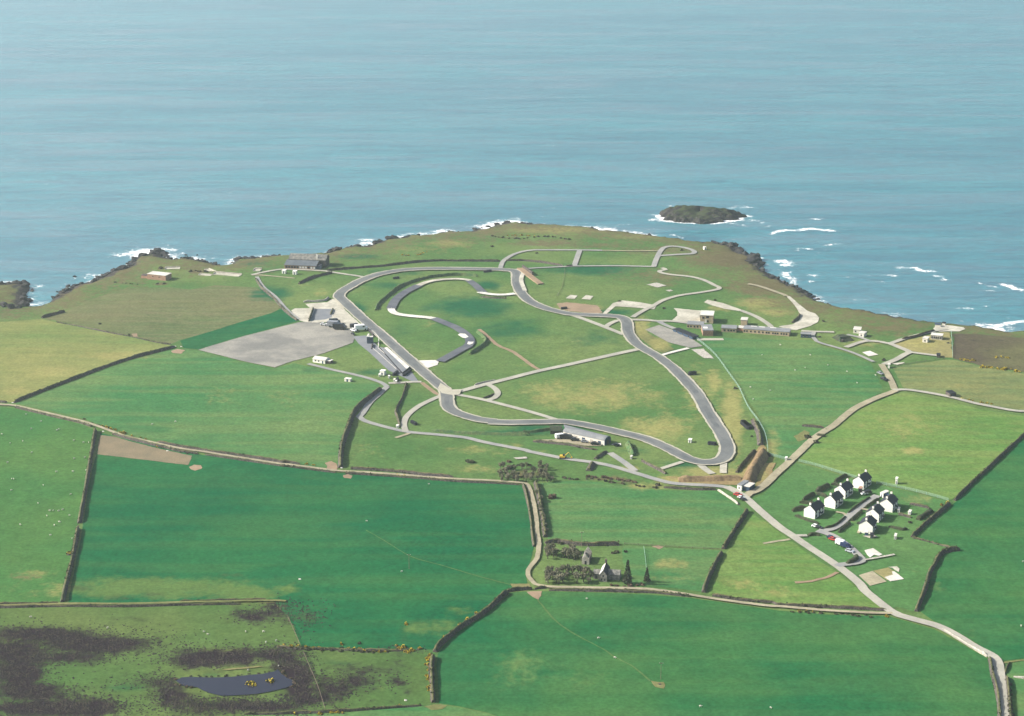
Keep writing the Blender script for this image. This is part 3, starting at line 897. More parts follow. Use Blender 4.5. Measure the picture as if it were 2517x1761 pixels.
# ------------------------------------------------------------------ patches: bare soil, concrete pads, yards
PATCH = [
    ('tilled_strip', 'tilled', W('B1', 788, 418, 900, 432, 1050, 475, 1300, 535, 1515, 582, 1485, 655, 1100, 610, 768, 570), .3),
    ('bare_soil', 'soil', W('B1', 1490, 670, 1530, 652, 1590, 655, 1595, 685, 1540, 700, 1500, 692), .5),
    ('bare_soil', 'soil', W('B2', 640, 640, 690, 625, 735, 650, 730, 690, 660, 690), .5),
    ('bare_soil', 'soil', W('B2', 775, 735, 820, 725, 860, 740, 840, 762, 790, 758), .5),
    ('bare_soil', 'soil', W('A1', 1345, 975, 1400, 960, 1455, 970, 1430, 998, 1370, 992), .5),
    ('bare_soil', 'soil', W('C3', 300, 625, 420, 622, 400, 690, 340, 665), .5),
    ('bare_soil', 'verge', W('C3', 170, 560, 330, 560, 340, 600, 200, 605), .5),
    ('bare_soil', 'verge', W('C3', 1285, 1330, 1340, 1340, 1385, 1340, 1400, 1365, 1385, 1390, 1320, 1380), .3),
    ('bare_soil', 'soil', W('B3', 1290, 1300, 1340, 1290, 1390, 1300, 1350, 1322), .4),
    ('bare_soil', 'verge', W('C2', 1420, 1530, 1500, 1515, 1600, 1525, 1560, 1550, 1480, 1560), .4),
    ('bare_soil', 'soil', W('A2', 1380, 1285, 1420, 1288, 1540, 1380, 1545, 1398, 1500, 1380, 1430, 1330), .2),
    ('bare_soil', 'soil', W('A3', 545, 665, 620, 655, 860, 680, 900, 735, 840, 745, 640, 725, 560, 705), .6),
    ('bare_soil', 'verge', W('A3', 1155, 815, 1190, 815, 1215, 870, 1300, 920, 1400, 985, 1470, 1025, 1380, 1055, 1310, 1025, 1230, 965, 1165, 905), .5),
    ('bare_soil', 'verge', W('B4', 430, 430, 510, 380, 560, 400, 540, 450, 470, 470), .6),
    ('bare_soil', 'soil', W('A1', 1040, 840, 1080, 838, 1090, 862, 1050, 865), .4),
    ('rough_verge', 'ochre_grass', W('B3', 1400, 745, 1600, 755, 1800, 745, 2000, 725, 2090, 560, 2170, 480, 2195, 520, 2160, 620, 2060, 800, 1990, 815, 1600, 802, 1400, 785), .4),
    ('rough_verge', 'ochre_grass', W('B4', 180, 640, 290, 640, 260, 720, 190, 790, 130, 830), .5),
    # concrete
    ('concrete_apron', 'concrete', W('A2', 482, 668, 655, 655, 700, 628, 740, 640, 800, 720, 945, 850, 900, 872, 780, 855, 640, 812, 510, 822, 440, 800, 372, 722, 400, 704, 520, 702), .2),
    ('car_park', 'lot_asphalt', W('A1', 1566, 968) + W('A2', 0, 922, 440, 812, 640, 818, 850, 872, 872, 940, 860, 975, 620, 1060, 390, 1118, 240, 1170, 0, 1122), .2),
    ('yard_patch', 'pit_asphalt', W('A2', 565, 708, 705, 708, 690, 775, 640, 792, 515, 802, 545, 745), .1),
    ('pit_lane', 'pit_asphalt', W('A2', 862, 925, 960, 918, 1060, 1005, 1200, 1122, 1320, 1205, 1380, 1285, 1320, 1278, 1140, 1195, 1000, 1062, 900, 980), .1),
    ('concrete_pad', 'white_concrete', W('A2', 1302, 1097, 1380, 1116, 1540, 1112, 1528, 1150, 1432, 1182), .1),
    ('concrete_apron', 'concrete', W('A3', 1465, 702, 1560, 712, 1690, 722, 1672, 760, 1670, 812, 1440, 806, 1492, 762, 1490, 730), .2),
    ('concrete_strip', 'concrete', W('A3', 985, 662, 1060, 642, 1200, 657, 1330, 682, 1310, 712, 1200, 702, 1080, 692, 1005, 688, 932, 748, 902, 746), .15),
    ('concrete_strip', 'concrete', W('A3', 1702, 656, 1730, 636, 1850, 662, 2000, 715, 1992, 727, 1860, 707, 1770, 682), .15),
    ('turning_apron', 'concrete', W('A4', 310, 782, 420, 766, 478, 732, 484, 690, 440, 620, 372, 542, 400, 545, 470, 605, 540, 660, 600, 682, 630, 712, 620, 750, 560, 780, 450, 812, 380, 806), .2),
    ('asphalt_yard', 'lot_asphalt', W('A3', 1240, 872, 1350, 836, 1450, 872, 1620, 952, 1690, 1002, 1600, 1016, 1420, 972, 1350, 932), .2),
    ('rubble_pad', 'stone_pale', W('A3', 1602, 1030, 1700, 1022, 1780, 1100, 1705, 1096), .4),
    ('concrete_pad', 'white_concrete', W('D8', 960, 575, 1060, 555, 1170, 605, 1045, 627), 0),
    ('concrete_pad', 'concrete', W('D8', 1350, 722, 1500, 705, 1520, 715, 1420, 742), .1),
    ('round_pad', 'concrete', W('A4', 1530, 800, 1560, 775, 1630, 772, 1690, 778, 1770, 790, 1785, 805, 1740, 822, 1640, 822, 1580, 825, 1545, 815), .15),
    ('concrete_pad', 'concrete', W('A3', 612, 625, 648, 598, 705, 604, 682, 630), .1),
    ('concrete_pad', 'concrete', W('A3', 736, 630, 772, 600, 830, 608, 806, 636), .1),
    ('rubble_pad', 'stone_pale', W('A3', 1250, 517, 1330, 502, 1410, 524, 1335, 540), .4),
    ('rubble_pad', 'stone_pale', W('A3', 1400, 562, 1440, 557, 1460, 566, 1430, 572), .3),
    ('concrete_pad', 'pale_edge', W('D3', 400, 748, 940, 745, 960, 785, 440, 790), .1),
    ('concrete_pad', 'lane', W('G1', 890, 1090, 1160, 1005, 1440, 1215, 1110, 1300), .1),
    ('concrete_pad', 'dry_grass', W('G1', 1170, 1002, 1470, 940, 1700, 1085, 1560, 1130, 1450, 1190), .1),
    ('concrete_pad', 'white_concrete', W('G1', 1400, 1130, 1560, 1080, 1540, 1020, 1590, 1015, 1785, 1165, 1510, 1215), .1),
    ('concrete_pad', 'concrete', W('G1', 1460, 930, 1640, 915, 1690, 960, 1680, 1030, 1600, 985, 1560, 945), .1),
    ('concrete_pad', 'white_concrete', W('G1', 1000, 600, 1170, 560, 1350, 680, 1290, 710, 1190, 690, 1110, 745, 1060, 700), .2),
    ('yard_patch', 'pit_asphalt', W('D5', 200, 120, 1000, 330, 1000, 380, 220, 190), .1),
    ('rubble_yard', 'lane', W('D5', -250, 420, 0, 420, 160, 355, 460, 400, 940, 520, 940, 545, 600, 540, 200, 470, -100, 470), .3),
    ('concrete_pad', 'white_concrete', W('D5', 1140, 515, 1330, 490, 1340, 525, 1250, 550), .1),
    ('concrete_apron', 'concrete', W('D4', 1280, 1360, 1500, 1340, 1590, 1375, 1420, 1400), .1),
    ('rubble_patch', 'stone_pale', W('B3', 195, 600, 300, 592, 310, 606, 220, 612), .2),
    ('pale_strip', 'verge', W('E3', 800, 608, 1180, 570, 1230, 578, 1090, 595, 850, 615), .2),
]
for name, mat, pts, rag in PATCH:
    sheet(name, pts, mat, layer='patch', grid=5.0, rag=rag, dens=2.5)

# ------------------------------------------------------------------ roads and tracks
ROADS = [
    ('path', 'soil', 3.0, W('A2', 1850, 870, 1900, 905, 2000, 992, 2130, 1052, 2248, 1140, 2330, 1190), .3),
    ('path', 'lane', 2.2, W('A2', 60, 442, 140, 442, 300, 456, 400, 466), .2),
    ('path', 'lane', 2.0, W('B4', 400, 1242, 300, 1258, 190, 1278), .3),
    ('path', 'soil', 2.2, W('C4', 770, 472, 700, 512, 560, 545, 440, 555), .4),
    ('path', 'trod', .8, W('C3', 390, 690, 480, 800, 560, 880, 660, 950, 800, 1025, 920, 1090, 1010, 1150, 1130, 1210, 1280, 1330), .2),
    ('path', 'trod', .6, W('C2', 960, 140, 1150, 250, 1320, 350, 1560, 420, 1900, 520, 2100, 570), .2),
    ('path', 'verge', 1.4, W('C4', 2065, 1195, 2140, 1180, 2260, 1165, 2400, 1160), .2),
    ('path', 'lane', 2.4, W('B2', 1330, 395, 1250, 425, 1195, 442), .2),
    ('camp_road', 'road_grey', 3.6, W('A2', 505, 1142, 600, 1165, 700, 1190, 860, 1225, 1000, 1262, 1090, 1295, 1130, 1325), .1),
    ('camp_road', 'road', 3.6, W('A2', 1140, 1295, 1230, 1292, 1330, 1285, 1400, 1285), .1),
    ('camp_road', 'road_grey', 4.2, W('A2', 1125, 1325, 1060, 1388, 1000, 1440, 935, 1530, 908, 1560) + W('B2', 912, 278, 960, 312, 1130, 360, 1250, 388, 1330, 400, 1500, 415, 1740, 440, 1900, 478, 2248, 545) +
     W('B3', 300, 545, 560, 598, 700, 620, 830, 637, 960, 662, 1100, 702, 1200, 732, 1330, 772, 1450, 800, 1600, 812, 1800, 822, 1890, 835), .1),
    ('camp_road', 'road', 4.0, W('B2', 1275, 395, 1262, 330, 1290, 265, 1380, 192, 1480, 142, 1550, 112), .05),
    ('camp_road', 'road_grey', 4.4, W('B3', 960, 562, 1050, 620, 1110, 665, 1160, 705), .1),
    ('camp_road', 'road', 3.4, W('B3', 1350, 692, 1440, 662, 1535, 632), .05),
    ('camp_road', 'road', 4.5, W('B3', 1660, 640, 1710, 688, 1768, 728), .05),
    ('camp_road', 'concrete', 4.2, W('B3', 1857, 640, 1855, 722), .05),
    ('camp_road', 'road', 3.4, W('A2', 60, 440, 150, 420, 250, 402, 320, 396, 500, 402, 620, 408, 700, 420, 900, 450, 1000, 466, 1060, 452), .1),
    ('camp_road', 'road_grey', 3.2, W('A2', 100, 455, 150, 535, 250, 618, 340, 718, 430, 792), .1),
    ('camp_road', 'road', 5.0, W('A2', 1650, 1362, 1720, 1355, 1830, 1325, 1927, 1300) + W('A3', 200, 1250, 420, 1195, 900, 1090, 1150, 1035, 1215, 1020), .05),
    ('camp_road', 'road', 4.2, W('A2', 1915, 1303, 1960, 1325, 1995, 1355, 2000, 1385, 1970, 1415, 1920, 1430), .05),
    ('camp_road', 'road', 4.0, W('A2', 1650, 1385, 1700, 1390, 1900, 1430, 2248, 1520) + W('A3', 560, 1592), .05),
    ('camp_road', 'road', 4.6, W('A3', 640, 752, 720, 778, 830, 818, 950, 865, 1070, 912), .05),
    ('camp_road', 'road', 4.2, W('A3', 925, 855, 955, 830, 1010, 805, 1060, 795), .05),
    ('camp_road', 'road', 4.6, W('A3', 1130, 795, 1250, 798, 1340, 806, 1440, 806, 1580, 822), .05),
    ('camp_road', 'road_grey', 4.5, W('A3', 1340, 806, 1400, 838, 1480, 870), .05),
    ('camp_road', 'white_concrete', 3.2, W('A3', 1360, 1078, 1460, 1050, 1580, 1020), .05),
    ('camp_road', 'road', 4.0, W('A3', 1140, 776, 1220, 726, 1300, 686, 1380, 642, 1500, 606, 1700, 576, 1822, 550, 1780, 520, 1700, 482, 1600, 456, 1450, 440, 1370, 426, 1352, 410, 1400, 400, 1370, 386), .1),
    ('camp_road', 'road_grey', 4.6, W('A3', 1305, 378, 1330, 310, 1365, 245, 1400, 222, 1460, 215, 1540, 225, 1610, 245, 1628, 264, 1600, 275, 1500, 280, 1350, 290), .05),
    ('camp_road', 'road_grey', 3.4, W('A3', 200, 400, 400, 386, 600, 376, 680, 372, 1000, 370, 1310, 376), .1),
    ('camp_road', 'road_grey', 4.0, W('A3', 95, 392, 118, 335, 180, 290, 260, 260, 350, 246, 430, 245, 700, 245, 900, 248), .1),
    ('camp_road', 'lane', 2.4, W('A3', 900, 248, 1100, 252, 1340, 250), .1),
    ('camp_road', 'road_grey', 4.6, W('A3', 678, 372, 700, 310, 722, 248), .05),
    ('camp_road', 'road', 4.4, W('A3', 1990, 722, 2060, 748, 2130, 780, 2205, 828, 2240, 862), .1),
    ('camp_road', 'lane', 4.0, W('A4', 70, 448, 130, 460, 200, 480, 340, 530, 372, 545), .2),
    ('camp_road', 'road', 3.8, W('A4', 490, 820, 600, 826, 750, 830), .1),
    ('camp_road', 'road_grey', 3.2, W('A4', 590, 830, 580, 860, 600, 890, 640, 915, 830, 970, 950, 1015, 1060, 1065), .1),
    ('camp_road', 'road', 4.2, W('A4', 840, 950, 950, 912, 1020, 900, 1110, 906, 1190, 918, 1300, 882, 1450, 842, 1560, 816, 1640, 805), .1),
    ('camp_road', 'road_grey', 3.2, W('A4', 1030, 900, 950, 872, 850, 850), .1),
    ('camp_road', 'road', 4.8, W('A4', 1180, 916, 1260, 950, 1340, 986, 1300, 1010, 1230, 1050, 1140, 1085), .1),
    ('camp_road', 'road', 3.8, W('A4', 1320, 985, 1450, 1002, 1565, 1016), .1),
    ('lane', 'lane', 4.6, W('A4', 1120, 1085, 1150, 1130, 1195, 1210, 1225, 1285), .15),
    ('lane', 'road', 4.0, W('A4', 1215, 1290, 1320, 1285, 1500, 1311, 1680, 1346, 1850, 1390, 2000, 1420, 2150, 1448, 2260, 1455, 2480, 1440), .1),
    ('lane', 'lane', 5.0, W('B4', 40, 920, 80, 882, 130, 866, 200, 818, 300, 722, 430, 602, 600, 442, 740, 352, 870, 242, 950, 192, 1080, 132, 1235, 72), .15),
    ('road', 'road', 5.2, W('B3', 1880, 835, 1940, 862, 2030, 920) + W('B4', 150, 1010, 300, 1140, 410, 1215, 550, 1310, 780, 1462, 950, 1600) +
     W('C4', 1000, 632, 1210, 792, 1350, 842, 1560, 900, 1700, 970, 1850, 1062, 2000, 1142, 2042, 1210, 2055, 1310, 2078, 1450, 2092, 1606, 2105, 1750, 2120, 2000), .1),
    ('lane', 'lane', 2.5, W('B1', -250, 130, 0, 182, 100, 188, 300, 232, 600, 302, 760, 350, 880, 395, 1000, 435, 1200, 480, 1400, 525, 1600, 555, 1900, 602, 2248, 656) +
     W('B2', 300, 650, 600, 690, 740, 706, 1000, 720, 1300, 742, 1450, 756, 1700, 772, 2000, 786, 2180, 800) + W('B3', 300, 808, 328, 850, 350, 930, 375, 1050, 390, 1200, 400, 1300, 380, 1400, 325, 1475, 312, 1530, 345, 1578) +
     W('C3', 370, 570, 470, 590, 700, 597, 1000, 603, 1300, 614, 1600, 657, 1800, 688, 2000, 717, 2248, 746) + W('C4', 300, 746, 700, 780, 1000, 796, 1210, 800), .2),
    ('lane', 'verge', 1.9, W('C1', -250, 738, 0, 738, 500, 727, 1000, 726, 1500, 712, 2100, 701) + W('C2', 330, 706), .2),
    ('road', 'road_grey', 4.6, W('B4', 640, 1178, 720, 1168, 790, 1130, 880, 1050, 960, 985, 1090, 902), .05),
    ('road', 'road_grey', 4.6, W('B4', 615, 1180, 720, 1212, 800, 1260, 880, 1320, 960, 1398, 965, 1420, 900, 1438, 800, 1450, 770, 1462), .05),
    ('path', 'stone_pale', 1.6, W('B4', 985, 1412, 1100, 1392, 1225, 1368), .05),
    ('path', 'road', 3.0, W('B4', 410, 1225, 470, 1220, 535, 1218), .1),
    ('path', 'lane', 2.0, W('D4', 960, 960, 900, 920, 760, 895), .1),
    ('path', 'lane', 2.0, W('D4', 1260, 830, 1350, 850, 1460, 880), .1),
    ('path', 'lane', 1.6, W('D4', 1200, 1320, 1220, 1260, 1300, 1220), .1),
]
for name, mat, w, pts, rag in ROADS:
    ribbon(name, pts, w, mat, rag=rag)

TRACK = W('A2', 1560, 1330, 1450, 1240, 1300, 1110, 1100, 930, 960, 810, 850, 712, 775, 640, 750, 610, 768, 580, 835, 535, 930, 485, 1050, 442, 1200, 412, 1350, 397, 1600, 393, 1900, 397, 2050, 402, 2130, 412) + \
    W('A3', 228, 440, 226, 500, 245, 560, 290, 620, 360, 670, 450, 706, 560, 735, 660, 752, 800, 760, 950, 766, 1050, 780, 1092, 815, 1100, 880, 1130, 940, 1200, 1010, 1330, 1085, 1450, 1172, 1560, 1282, 1660, 1400) + \
    W('B3', 1730, 240, 1800, 350, 1850, 430, 1882, 500, 1886, 560, 1860, 605, 1800, 632, 1700, 640, 1600, 620, 1500, 572, 1400, 522, 1280, 470, 1150, 430, 1000, 395, 850, 360, 650, 326, 560, 318, 400, 322, 200, 325, 0, 320) + \
    W('B2', 2000, 320, 1850, 300, 1720, 265, 1640, 228, 1605, 190, 1600, 120, 1588, 70)
ribbon('race_track_edge', TRACK, 10.2, 'pale_edge', closed=True, rag=.45)
ribbon('race_track', TRACK, 7.8, 'asphalt', closed=True, rag=.16)
ribbon('racing_line', TRACK, 3.4, 'asphalt_worn', closed=True, rag=.5)
TZ = LAYER['road']
for mat, w, pts in [
    ('white_concrete', 5.6, W('A2', 2138, 592, 2060, 600, 1980, 600, 1900, 590, 1855, 578)),
    ('asphalt_dark', 6.8, W('A2', 1890, 582, 1860, 560, 1825, 525, 1775, 490)),
    ('concrete', 5.4, W('A2', 1785, 488, 1720, 478, 1640, 476, 1530, 484, 1440, 502, 1375, 528)),
    ('asphalt_dark', 7.4, W('A2', 1380, 525, 1310, 560, 1250, 595, 1190, 650, 1160, 712)),
    ('white_concrete', 5.6, W('A2', 1160, 706, 1168, 730, 1200, 750, 1260, 762, 1350, 772, 1440, 780, 1500, 790)),
    ('asphalt_dark', 7.2, W('A2', 1495, 788, 1590, 825, 1690, 870, 1760, 925, 1785, 968, 1765, 1005, 1720, 1030, 1640, 1075, 1545, 1128)),
    ('concrete', 3.5, W('A2', 2212, 420, 2190, 460) + W('A3', 262, 500, 290, 570)),
]:
    ribbon('inner_circuit', pts, w, mat, rag=.1, z=TZ + .02 + .012 * random.random())
LAYER['road'] = TZ + .05
sheet('repair_patch', W('G3', 1325, 50, 1370, 25, 1470, 30, 1540, 90, 1480, 115, 1420, 110), 'white_concrete', z=TZ + .06, grid=4, dens=2.5, attrs=False)
sheet('repair_patch', W('G3', 1510, 235, 1530, 185, 1590, 190, 1640, 185, 1625, 225, 1560, 245), 'white_concrete', z=TZ + .065, grid=4, dens=2.5, attrs=False)
sheet('track_apron', W('A2', 1550, 1300, 1640, 1352, 1720, 1350, 1700, 1392, 1640, 1395, 1560, 1380, 1530, 1340), 'pale_edge', z=TZ + .045, grid=5, dens=2.5, attrs=False)
# painted lines by the pit lane
ribbon('painted_line', W('A2', 1010, 1020, 1060, 1062, 1140, 1135, 1200, 1188), .5, 'white_concrete', z=TZ + .05, step=4)
ribbon('painted_line', W('D2', 1290, 370, 1400, 440, 1520, 560, 1535, 620, 1520, 780), .5, 'white_concrete', z=TZ + .052, step=4)
ribbon('painted_line', W('D2', 1520, 790, 1700, 940, 1880, 1090, 2050, 1230), .5, 'white_concrete', z=TZ + .054, step=4)
# pond
sheet('pond', W('E3', 335, 720, 400, 690, 480, 685, 700, 690, 820, 688, 1000, 668, 1200, 650, 1340, 622, 1365, 605, 1400, 650, 1460, 690, 1530, 720, 1510, 770, 1440, 800, 1300, 830, 1150, 855, 900, 870, 800, 868, 690, 845, 600, 815, 560, 785, 400, 770),
      'pond', layer='patch', smooth=False, rag=.4, attrs=False)

# ------------------------------------------------------------------ banks, walls, hedges
def bank(name, label, cat, pts, h=1.6, wb=2.6, wt=1.2, side='stone', cap='turf', group=None, rag=.18, step=2.5, smooth=True, grow=0):
    c = resample(pts, step, False, smooth)
    nn = normals2(c)
    mid = c[len(c) // 2]
    root = thing(name, label, cat, (mid.x, mid.y, hz(mid.x, mid.y)), 0, group)
    oz = root.location.z
    sd = random.uniform(0, 9)
    vs, fs, cv, cf = [], [], [], []
    n = len(c)
    for i, (p, q) in enumerate(zip(c, nn)):
        e = min(1.0, min(i, n - 1 - i) / 1.5 + .55)
        hh = (h + edge_noise(i, sd, rag)) * e
        b, t = wb / 2 + edge_noise(i, sd + 3, rag * .6), wt / 2 * (.9 + .2 * math.sin(i * .9 + sd))
        row = []
        for s, zz in ((-b, -.35), (-t, hh), (t, hh * .96), (b, -.35)):
            a = p + q * s
            row.append((a.x - mid.x, a.y - mid.y, hz(a.x, a.y) + zz - oz))
        vs += row
        for s, zz in ((-t * 1.12, hh - .12), (-t * .5, hh + .22), (t * .55, hh + .2), (t * 1.12, hh * .96 - .12)):
            a = p + q * s
            cv.append((a.x - mid.x, a.y - mid.y, hz(a.x, a.y) + zz - oz))
    for i in range(n - 1):
        a, b = i * 4, i * 4 + 4
        for j in range(3):
            fs.append((a + j, b + j, b + j + 1, a + j + 1))
            cf.append((a + j, b + j, b + j + 1, a + j + 1))
    e = (n - 1) * 4
    fs += [(0, 1, 2, 3), (e + 3, e + 2, e + 1, e)]
    link_mesh('bank_face', vs, fs, side, root)
    link_mesh('turf_cap', cv, cf, cap, root)
    if grow:
        r = np.random.RandomState(int(sd * 1000))
        gv, gf = [], []
        for i in range(len(c) - 1):
            dens = grow * max(0, .55 + .6 * math.sin(i * .31 + sd) + .5 * math.sin(i * .097 + 2 * sd))
            for _ in range(r.poisson(dens * step)):
                p = c[i].lerp(c[i + 1], r.rand())
                q = nn[i] * r.uniform(-wb * .5, wb * .5)
                f = 1 - abs(q.length) / (wb * .55)
                z = hz(p.x, p.y) - oz + h * min(1, max(.1, f * 1.3)) + r.uniform(-.1, .35)
                ctr = np.array([p.x + q.x - mid.x, p.y + q.y - mid.y, z])
                a = r.normal(size=3)
                a /= np.linalg.norm(a)
                b = np.cross(a, r.normal(size=3))
                b /= np.linalg.norm(b) + 1e-6
                s_ = r.uniform(.25, .6)
                j = len(gv)
                gv += [ctr - a * s_ - b * s_ * .7, ctr + a * s_ - b * s_ * .7, ctr + a * s_ * .8 + b * s_ * .8, ctr - a * s_ * .8 + b * s_ * .8]
                gf.append((j, j + 1, j + 2, j + 3))
        if gf:
            link_mesh('bramble_growth', gv, gf, 'scrub_leaf', root, kind='stuff')
    return root


def W2(*a):
    out = []
    for t in a:
        out += W(t[0], *t[1:])
    return out


